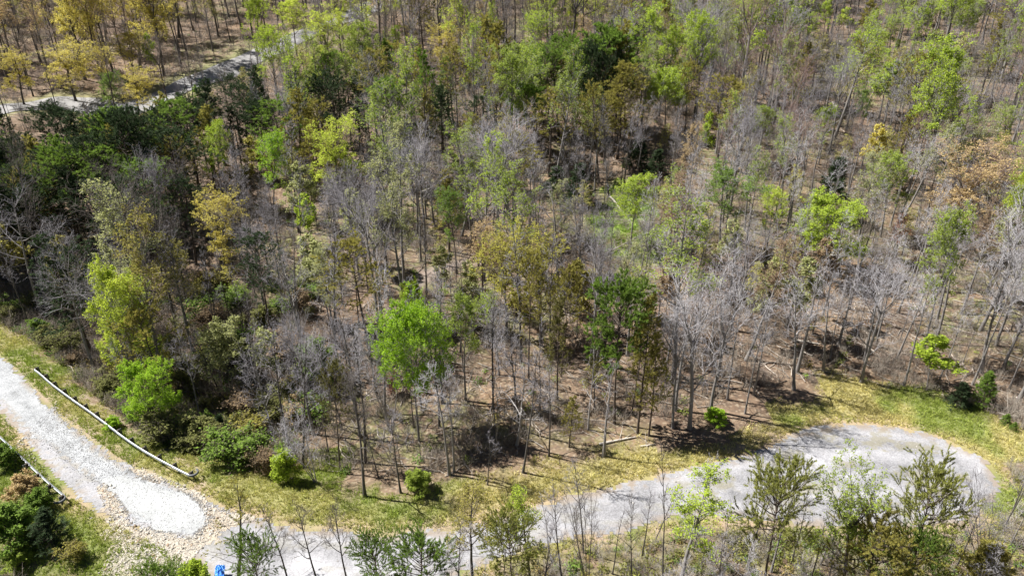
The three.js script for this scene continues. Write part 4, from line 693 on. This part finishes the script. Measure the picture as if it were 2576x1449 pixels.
// those beyond the 300 of a kind that show largest stand together as far woods
{
  const by = new Map();
  for (const t of rest) { const k = t.m[1] === 'pine' ? 'far_pine_woods' : t.m[1] === 'leafing' ? 'far_leafing_woods' : 'far_bare_woods'; if (!by.has(k)) by.set(k, []); by.get(k).push(t); }
  const far = new THREE.MeshStandardMaterial({ color: 0xffffff, roughness: 1, vertexColors: true });
  const paint = (g, c) => { const n = g.attributes.position.count, a = new Float32Array(n * 3), own = g.attributes.color; for (let i = 0; i < n; i++) for (let k = 0; k < 3; k++) a[i * 3 + k] = c[k] * (own ? own.getX(i) : 1); const q = new THREE.BufferGeometry(); q.setAttribute('position', g.attributes.position); q.setAttribute('normal', g.attributes.normal); q.setAttribute('color', new THREE.BufferAttribute(a, 3)); q.setIndex(g.index); return q; };
  for (const [k, list] of by) {
    const shape = { far_pine_woods: 'pine0', far_leafing_woods: 'sparse1', far_bare_woods: 'tall1' }[k], s = shapes[shape], M = list[0].m;
    const parts = [paint(s.wood, [0.12, 0.108, 0.105])]; if (s.twig) parts.push(paint(s.twig, [0.26, 0.24, 0.245])); if (s.leaf) parts.push(paint(s.leaf, k === 'far_pine_woods' ? [0.1, 0.15, 0.05] : [0.38, 0.36, 0.07]));
    scatter(k, mergeGeometries(parts), far, list.map((t) => ({ x: t.x, y: land(t.x, t.z), z: t.z, ry: t.turn, sx: t.w / s.w, sz: t.w / s.w, sy: t.h / s.h })), { far_pine_woods: 'far pines on the upper slope, one dark mass', far_leafing_woods: 'far thin-leafed trees on the upper slope', far_bare_woods: 'far bare trees crowding the upper slope' }[k]);
  }
}
// ---------------------------------------------------------------- guardrails
{
  const steel = new THREE.MeshStandardMaterial({ color: new THREE.Color().setRGB(0.36, 0.385, 0.41), roughness: 0.42, metalness: 0.55 }), postMat = new THREE.MeshStandardMaterial({ color: new THREE.Color().setRGB(0.17, 0.175, 0.18), roughness: 0.7, metalness: 0.3 }), woodMat = new THREE.MeshStandardMaterial({ color: new THREE.Color().setRGB(0.07, 0.055, 0.045), roughness: 0.95 });
  const W = [[0, 0.155], [0.03, 0.15], [0.075, 0.105], [0.075, 0.07], [0.02, 0.025], [0, 0], [0.02, -0.025], [0.075, -0.07], [0.075, -0.105], [0.03, -0.15], [0, -0.155]];
  const beam = (pts, side, curl) => {                                        // W profile swept along pts, 6 mm steel
    const pos = [], idx = [], n = W.length;
    pts.forEach((p, i) => { const t = pts[Math.min(i + 1, pts.length - 1)].clone().sub(pts[Math.max(i - 1, 0)]); t.y = 0; t.normalize(); const o = V(-t.z, 0, t.x).multiplyScalar(side);
      for (const th of [0, -0.012]) for (const [a, b] of W) pos.push(p.x + o.x * (a + th), p.y + b * 0.62, p.z + o.z * (a + th)); });
    for (let i = 0; i < pts.length - 1; i++) for (let k = 0; k < n - 1; k++) { const a = i * 2 * n + k, c = a + 2 * n; idx.push(a, a + 1, c, a + 1, c + 1, c); const d = a + n, e = c + n; idx.push(d, e, d + 1, d + 1, e, e + 1); }
    for (let i = 0; i < pts.length - 1; i++) for (const k of [0, n - 1]) { const a = i * 2 * n + k, c = a + 2 * n; idx.push(a, c, a + n, c, c + n, a + n); }
    const g = new THREE.BufferGeometry(); g.setAttribute('position', new THREE.Float32BufferAttribute(pos, 3)); g.setIndex(idx); g.computeVertexNormals(); return g;
  };
  const rail = (line, side, label) => {
    const root = new THREE.Group(); root.name = numbered('guardrail'); tag(root, label, 'guardrail', 'guardrails along the gravel road');
    const curve = new THREE.CatmullRomCurve3(line.map((p) => V(p.x, 0, p.z))), len = curve.getLength(), n = Math.round(len / 1.905), pts = [];
    const at = (k) => { const p = curve.getPointAt(clamp(k, 0, 1)); p.y = Math.max(land(p.x, p.z), -0.25) + 0.56; return p; };
    for (let k = 0; k <= n * 2; k++) pts.push(at(k / (n * 2)));
    // the end turns out of the road in a rounded terminal
    const e0 = pts.at(-1), t = e0.clone().sub(pts.at(-2)).setY(0).normalize(), o = V(-t.z, 0, t.x).multiplyScalar(-side), end = [];
    for (let k = 0; k <= 10; k++) { const a = k / 10 * Math.PI * 1.1; end.push(e0.clone().addScaledVector(t, Math.sin(a) * 0.34 + k * 0.004).addScaledVector(o, (1 - Math.cos(a)) * 0.34)); }
    const darkSteel = postMat, mat2 = steel.clone(); mat2.side = THREE.DoubleSide; const dark2 = darkSteel.clone(); dark2.side = THREE.DoubleSide;
    for (let k = 0; k < n; k += 2) { const piece = pts.slice(k * 2, Math.min(pts.length, k * 2 + 5)); if (piece.length > 1) { const m = mesh('rail', beam(piece.map((p) => p.clone().add(V(0, (k / 2 % 2) * 0.003, 0))), side), mat2, root); m.geometry.translate(0, 0, 0); } }
    mesh('end_section', beam(end, side), dark2, root);
    const postG = mergeGeometries([new THREE.BoxGeometry(0.1, 1.1, 0.012).translate(0, 0, 0.065), new THREE.BoxGeometry(0.1, 1.1, 0.012).translate(0, 0, -0.065), new THREE.BoxGeometry(0.012, 1.1, 0.117)]), blockG = new THREE.BoxGeometry(0.15, 0.36, 0.17);
    for (let k = 0; k <= n; k++) {
      const p = at(k / n), q = at(k / n + 0.002 * (k < n ? 1 : -1)), ang = Math.atan2(q.x - p.x, q.z - p.z), t2 = q.clone().sub(p).setY(0).multiplyScalar(k < n ? 1 : -1).normalize(), o2 = V(-t2.z, 0, t2.x).multiplyScalar(-side);
      const m = mesh('post', postG, postMat, root); m.position.copy(p).addScaledVector(o2, 0.29).add(V(0, -0.37, 0)); m.rotation.y = ang + Math.PI / 2;
      const b = mesh('block', blockG, woodMat, root); b.position.copy(p).addScaledVector(o2, 0.11); b.rotation.y = ang + Math.PI / 2;
    }
    scene.add(root);
  };
  rail(railFar, 1, 'long galvanised guardrail between the white gravel road and the dark brushy bank');
  rail(railNear, -1, 'short galvanised guardrail on the grassy side of the white gravel road');
}

// ---------------------------------------------------------------- fallen trunks
{
  const pale = bark(0.52, 0.47, 0.41), old = bark(0.30, 0.265, 0.235), dark = bark(0.11, 0.09, 0.075);
  const logs = [
    [1528, 490, 1562, 530, 0.15, pale, 'white barkless log lying across the small green clearing'], [1640, 545, 1520, 548, 0.13, dark, 'dark log lying level across the back of the green clearing'],
    [1505, 650, 1600, 600, 0.11, old, 'grey log lying along the ditch below the green clearing'], [715, 690, 742, 742, 0.14, pale, 'pale split log on the brown floor left of the stream'],
    [1290, 529, 1215, 545, 0.14, old, 'bowed grey log behind the orange-budded tree'], [55, 808, 125, 775, 0.16, old, 'grey log pointing at the two-lobed yellow-lime tree'],
    [1508, 1122, 1600, 1102, 0.12, pale, 'pale forked log at the grass edge below the broad-headed pine'], [1612, 1126, 1650, 1123, 0.08, pale, 'short pale log end on the grass right of the pale forked one'],
    [2140, 730, 2175, 745, 0.12, pale, 'pale log in the bare woods below the big billowing lime tree'], [2095, 260, 2135, 300, 0.2, pale, 'long pale log leaning on the far right slope'],
    [2340, 240, 2300, 205, 0.18, pale, 'pale log high on the far right slope'], [425, 890, 440, 850, 0.15, pale, 'short pale log by the broken snag'],
    [1180, 865, 1250, 820, 0.12, old, 'grey log under the pale silver bare tree'], [2510, 1040, 2570, 1056, 0.09, pale, 'pale fallen limb by the small cedars at the right edge'],
    [2515, 1056, 2566, 1049, 0.07, pale, 'thinner pale fallen limb crossing the other by the small cedars'], [930, 1010, 985, 990, 0.1, old, 'grey log at the foot of the green dome tree'],
    [1060, 480, 990, 500, 0.16, old, 'weathered log in the shade of the middle woods'], [1700, 975, 1760, 985, 0.1, dark, 'dark log behind the largest bare grey tree'], [2000, 860, 2060, 870, 0.13, pale, 'pale straight log in the bare woods behind the turning area'],
  ];
  const r = rand(31);
  for (const [u1, v1, u2, v2, rad, mat, label] of logs) {
    const a = ground(u1, v1), b = ground(u2, v2), g = new Geo(), n = 7, pts = [], radii = [], bend = (r() - 0.5) * 0.5; a.y += rad * 0.8; b.y += rad * 0.8;
    for (let k = 0; k <= n; k++) { const t = k / n, p = a.clone().lerp(b, t); p.y = Math.max(p.y, land(p.x, p.z) + rad * 0.7); p.x += Math.sin(t * Math.PI) * bend + (r() - 0.5) * 0.05; pts.push(p); radii.push(rad * (1 - 0.55 * t) * (0.93 + r() * 0.14)); }
    radii[0] *= 0.97; g.tube([pts[0].clone(), ...pts], [0.01, ...radii], 9);
    const o = new THREE.Group(); o.name = numbered('fallen_log'); o.position.copy(a); const geo = g.build(); geo.translate(-a.x, -a.y, -a.z); mesh('trunk', geo, mat, o);
    for (let k = 0; k < 3; k++) { const s = pts[3 + k].clone().sub(a), f = turned(V(0, 1, 0), 0.5 + r() * 0.8, r() * 6.28), l = 0.5 + r() * 1.5, h = new Geo(); h.tube([s, s.clone().addScaledVector(f, l * 0.6), s.clone().addScaledVector(f, l).add(V((r() - 0.5) * 0.4, 0.1, 0))], [rad * 0.35, rad * 0.2, 0.008], 5); mesh('branch', h.build(), mat, o); }
    tag(o, label, 'fallen log'); scene.add(o);
  }
}

// ---------------------------------------------------------------- tarp and rock
{
  const r = rand(71), p0 = flat(566, 1442), g = new THREE.PlaneGeometry(1, 1, 36, 60), q = g.attributes.position;
  for (let i = 0; i < q.count; i++) { const a = q.getX(i), b = q.getY(i), fold = (fbm(a * 9 + 3, b * 12) - 0.5) * 0.26 + (fbm(a * 26, b * 30 + 9) - 0.5) * 0.06; q.setXYZ(i, a * 0.62 - b * 0.45, 0.5 + fold - a * a * 0.5 - Math.abs(b) * 0.25, -b * 1.7); }
  g.computeVertexNormals();
  const o = mesh('tarp', g, new THREE.MeshStandardMaterial({ color: new THREE.Color().setRGB(0.05, 0.24, 0.72), roughness: 0.32, side: THREE.DoubleSide }), scene);
  o.position.set(p0.x, land(p0.x, p0.z) + 0.25, p0.z + 0.75); o.rotation.x = 0.12;
  tag(o, 'crumpled shiny blue tarp among the shrubs at the bottom edge', 'tarp');
  const w = ground(1758, 1342), rock = stoneShape(15); rock.computeBoundingBox();
  const k = mesh('boulder', new THREE.IcosahedronGeometry(0.34, 3), new THREE.MeshStandardMaterial({ color: new THREE.Color().setRGB(0.27, 0.29, 0.31), roughness: 0.9 }), scene), kp = k.geometry.attributes.position;
  for (let i = 0; i < kp.count; i++) { const x = kp.getX(i), y = kp.getY(i), z = kp.getZ(i), s = 0.8 + fbm(x * 3 + 9, z * 3 + y * 2) * 0.5; kp.setXYZ(i, x * s * 1.4, y * s * 0.7, z * s); }
  k.geometry.computeVertexNormals(); k.position.copy(w).add(V(0, 0.12, 0));
  tag(k, 'smooth pale boulder in the weeds below the road, under the thin lime tree', 'boulder');
}

// ---------------------------------------------------------------- low growth nobody could count
{
  const r = rand(808), grassG = (() => { const g = new Geo(), q = rand(2); for (let k = 0; k < 9; k++) { const d = V((q() - 0.5) * 1.3, 1, (q() - 0.5) * 1.3).normalize(); g.needle(V((q() - 0.5) * 0.22, 0, (q() - 0.5) * 0.22), d, 0.09 + q() * 0.13, 0.04, q, 0.8 + q() * 0.4); } return g.build(true); })();
  const grassMat = new THREE.MeshPhysicalMaterial({ color: 0xffffff, roughness: 1, transmission: 0.3, thickness: 0, specularIntensity: 0.2, vertexColors: true, side: THREE.DoubleSide });
  const tufts = [];
  for (let i = 0; i < 400000 && tufts.length < 60000; i++) {
    const x = lerp(-62, 62, r()), z = lerp(-74, -26, r()), d = roadDist(x, z), cut = x < -13 && z > -46 ? 16 : isNear(x, z) ? 2.5 : x < -24 ? 5 : x < -10 ? 6.5 : x > 28 ? 8 : x > 11.5 && x < 22 ? 3 : 5.4; if (d < 0.25 || d > cut) continue;
    if (r() > smooth(cut, cut - 3.5, d + (fbm(x * 0.35 + 50, z * 0.35) - 0.5) * 6) * (0.35 + fbm(x * 0.8, z * 0.8))) continue;
    const green = clamp(smooth(0.35, 0.62, fbm(x * 0.16 + 8, z * 0.16)) + (x < -8 ? 0.4 : 0) + (r() - 0.5) * 0.5, 0, 1), v = 0.7 + r() * 0.6;
    tufts.push({ x, y: land(x, z), z, ry: r() * 6, s: r() < 0.07 ? 1.3 + r() * 0.9 : 0.45 + r() * 0.65, c: [lerp(0.58, 0.30, green) * v, lerp(0.52, 0.37, green) * v, lerp(0.22, 0.07, green) * v] });
  }
  for (let i = 0; i < 9000; i++) { const x = clearing.x + (r() - 0.5) * 14, z = clearing.z + (r() - 0.5) * 28; if (inClearing(x, z) < 0.3 + r() * 0.4) continue; const v = 0.7 + r() * 0.6; tufts.push({ x, y: land(x, z), z, ry: r() * 6, s: 0.8 + r() * 0.8, c: [0.24 * v, 0.36 * v, 0.05 * v] }); }
  // twiggy brush, leafy undergrowth, dead sticks
  const brushG = (() => { const g = new Geo(), q = rand(21); for (let k = 0; k < 9; k++) { const d = V((q() - 0.5) * 1.1, 1, (q() - 0.5) * 1.1).normalize(), a = V((q() - 0.5) * 0.4, -0.05, (q() - 0.5) * 0.4), l = 0.7 + q() * 0.7, m = a.clone().addScaledVector(d, l * 0.55), e = m.clone().addScaledVector(turned(d, 0.35, q() * 6), l * 0.5); g.tube([a, m, e], [0.013, 0.008, 0.002], 3); for (let j = 0; j < 5; j++) { const s = a.clone().lerp(m, 0.4 + q() * 0.6).lerp(e, q() * 0.6), f = turned(d, 0.5 + q() * 0.5, q() * 6); g.tube([s, s.clone().addScaledVector(f, 0.2 + q() * 0.35)], [0.007, 0.002], 3); } } return g.build(); })();
  const leafyG = (() => { const g = new Geo(), q = rand(22); for (let k = 0; k < 70; k++) { const p = randomDir(q).multiplyScalar(0.5 * Math.cbrt(q())); p.y = Math.abs(p.y) * 1.1 + 0.05; const n = randomDir(q); n.y = Math.abs(n.y) + 0.4; n.normalize(); g.leaf(p, n, turned(n, 1.57, q() * 6), 0.13 + q() * 0.1, 0.1, 0.65 + q() * 0.6); } return g.build(true); })();
  const stickG = (() => { const g = new Geo(), q = rand(23); g.tube([V(-0.9, 0.03, 0), V(-0.2, 0.07, 0.1), V(0.5, 0.05, -0.05), V(1, 0.09, 0.1)], [0.035, 0.03, 0.02, 0.006], 4); for (let k = 0; k < 4; k++) { const s = V(-0.4 + k * 0.35, 0.06, 0.03); g.tube([s, s.clone().add(V(0.3 + q() * 0.3, q() * 0.25, (q() - 0.5) * 0.8))], [0.014, 0.004], 3); } return g.build(); })();
  const brush = [], leafy = [], sticks = [];
  for (let i = 0; i < 120000; i++) {
    const d = 26 + Math.pow(r(), 1.25) * 190, x = (r() * 2 - 1) * (0.735 * (d * CP + (EYE - Math.max(0, d - 62) * 0.105) * SP) + 5), z = -d, road = roadDist(x, z);
    if (road < 2.5 || farRoadDist(x, z) < 4.5 || edgeDist(sandy, x, z, false) < 1.6) continue;
    const [u, v] = where(x, z); if (v > 1620) continue;
    const n = fbm(x * 0.11 + 30, z * 0.11), verge = road < (x < -24 ? 4.2 : x < -10 ? 6.5 : 6), bank = u < 760 && v > 700 && v < 1260, y = land(x, z), k = r(), lean = u < 700 && v > 480;
    if (verge && !(x < -24 && road > 3.2) && !(v > 1480)) continue;
    if (x < -14 && d < 44 && u < 560 && road < 6) continue;
    if (k < (bank ? 0.34 : 0.09 + 0.17 * smooth(0.45, 0.7, n))) { const s = (bank ? 0.8 : 0.6) + r() * 0.9, g = 0.7 + r() * 0.6; const t = r(); brush.push({ x, y, z, ry: r() * 6, s, c: [lerp(0.22, 0.36, t) * g, lerp(0.18, 0.32, t) * g, lerp(0.15, 0.27, t) * g] }); }
    else if (k < (bank ? 0.46 : 0.10 + 0.16 * smooth(0.42, 0.72, n)) + (v > 1480 ? 0.12 : 0)) { const s = (bank ? 0.7 : 0.4) + r() * 0.8, w = r(), g = 0.6 + r() * 0.6; leafy.push({ x, y, z, ry: r() * 6, s, sy: s * (0.6 + r() * 0.5), c: w < 0.55 ? [0.22 * g, 0.26 * g, 0.055 * g] : w < 0.8 ? [0.13 * g, 0.24 * g, 0.04 * g] : w < 0.95 ? [0.33 * g, 0.27 * g, 0.08 * g] : [0.26 * g, 0.42 * g, 0.04 * g] }); }
    else if (k > 0.90 && sticks.length < 9000) { const g = 0.6 + r() * 0.9; sticks.push({ x, y, z, ry: r() * 6, s: 0.6 + r() * 1.1, c: [0.32 * g, 0.28 * g, 0.24 * g] }); }
  }
  for (let i = 0; i < 11000; i++) {                                           // scrub on the near side of the road
    const x = lerp(-16, 40, r()), z = lerp(-42, -26, r()), d = roadDist(x, z); if (d < 1.2 || !isNear(x, z) || r() > 0.35 + fbm(x * 0.3, z * 0.3) * 0.8) continue;
    const g = 0.7 + r() * 0.6, t = r(), y = land(x, z), k = r();
    if (k < 0.24) brush.push({ x, y, z, ry: r() * 6, s: 0.4 + r() * 0.8, c: [lerp(0.3, 0.46, t) * g, lerp(0.26, 0.43, t) * g, lerp(0.21, 0.39, t) * g] });
    else if (k < 0.5) { const s = 0.35 + r() * 0.75; leafy.push({ x, y, z, ry: r() * 6, s, c: t < 0.6 ? [0.26 * g, 0.27 * g, 0.07 * g] : t < 0.85 ? [0.17 * g, 0.26 * g, 0.05 * g] : [0.38 * g, 0.30 * g, 0.11 * g] }); }
    else tufts.push({ x, y, z, ry: r() * 6, s: 0.6 + r() * 0.9, c: [0.42 * g, 0.37 * g, 0.17 * g] });
  }
  const white = (m) => { m.color.set(0xffffff); return m; };
  scatter('grass', grassG, grassMat, tufts, 'rough spring grass on the road verges and in the clearing', true);
  scatter('brush', brushG, white(bark(1, 1, 1)), brush, 'bare twiggy brush on the forest floor and along the bank', true);
  scatter('undergrowth', leafyG, grassMat, leafy, 'low leafy undergrowth on the forest floor', true);
  scatter('dead_sticks', stickG, white(bark(1, 1, 1)), sticks, 'dead sticks and limbs lying on the leaf litter', true);
  console.log('low', tufts.length, brush.length, leafy.length, sticks.length);
}



renderer.render(scene, camera);
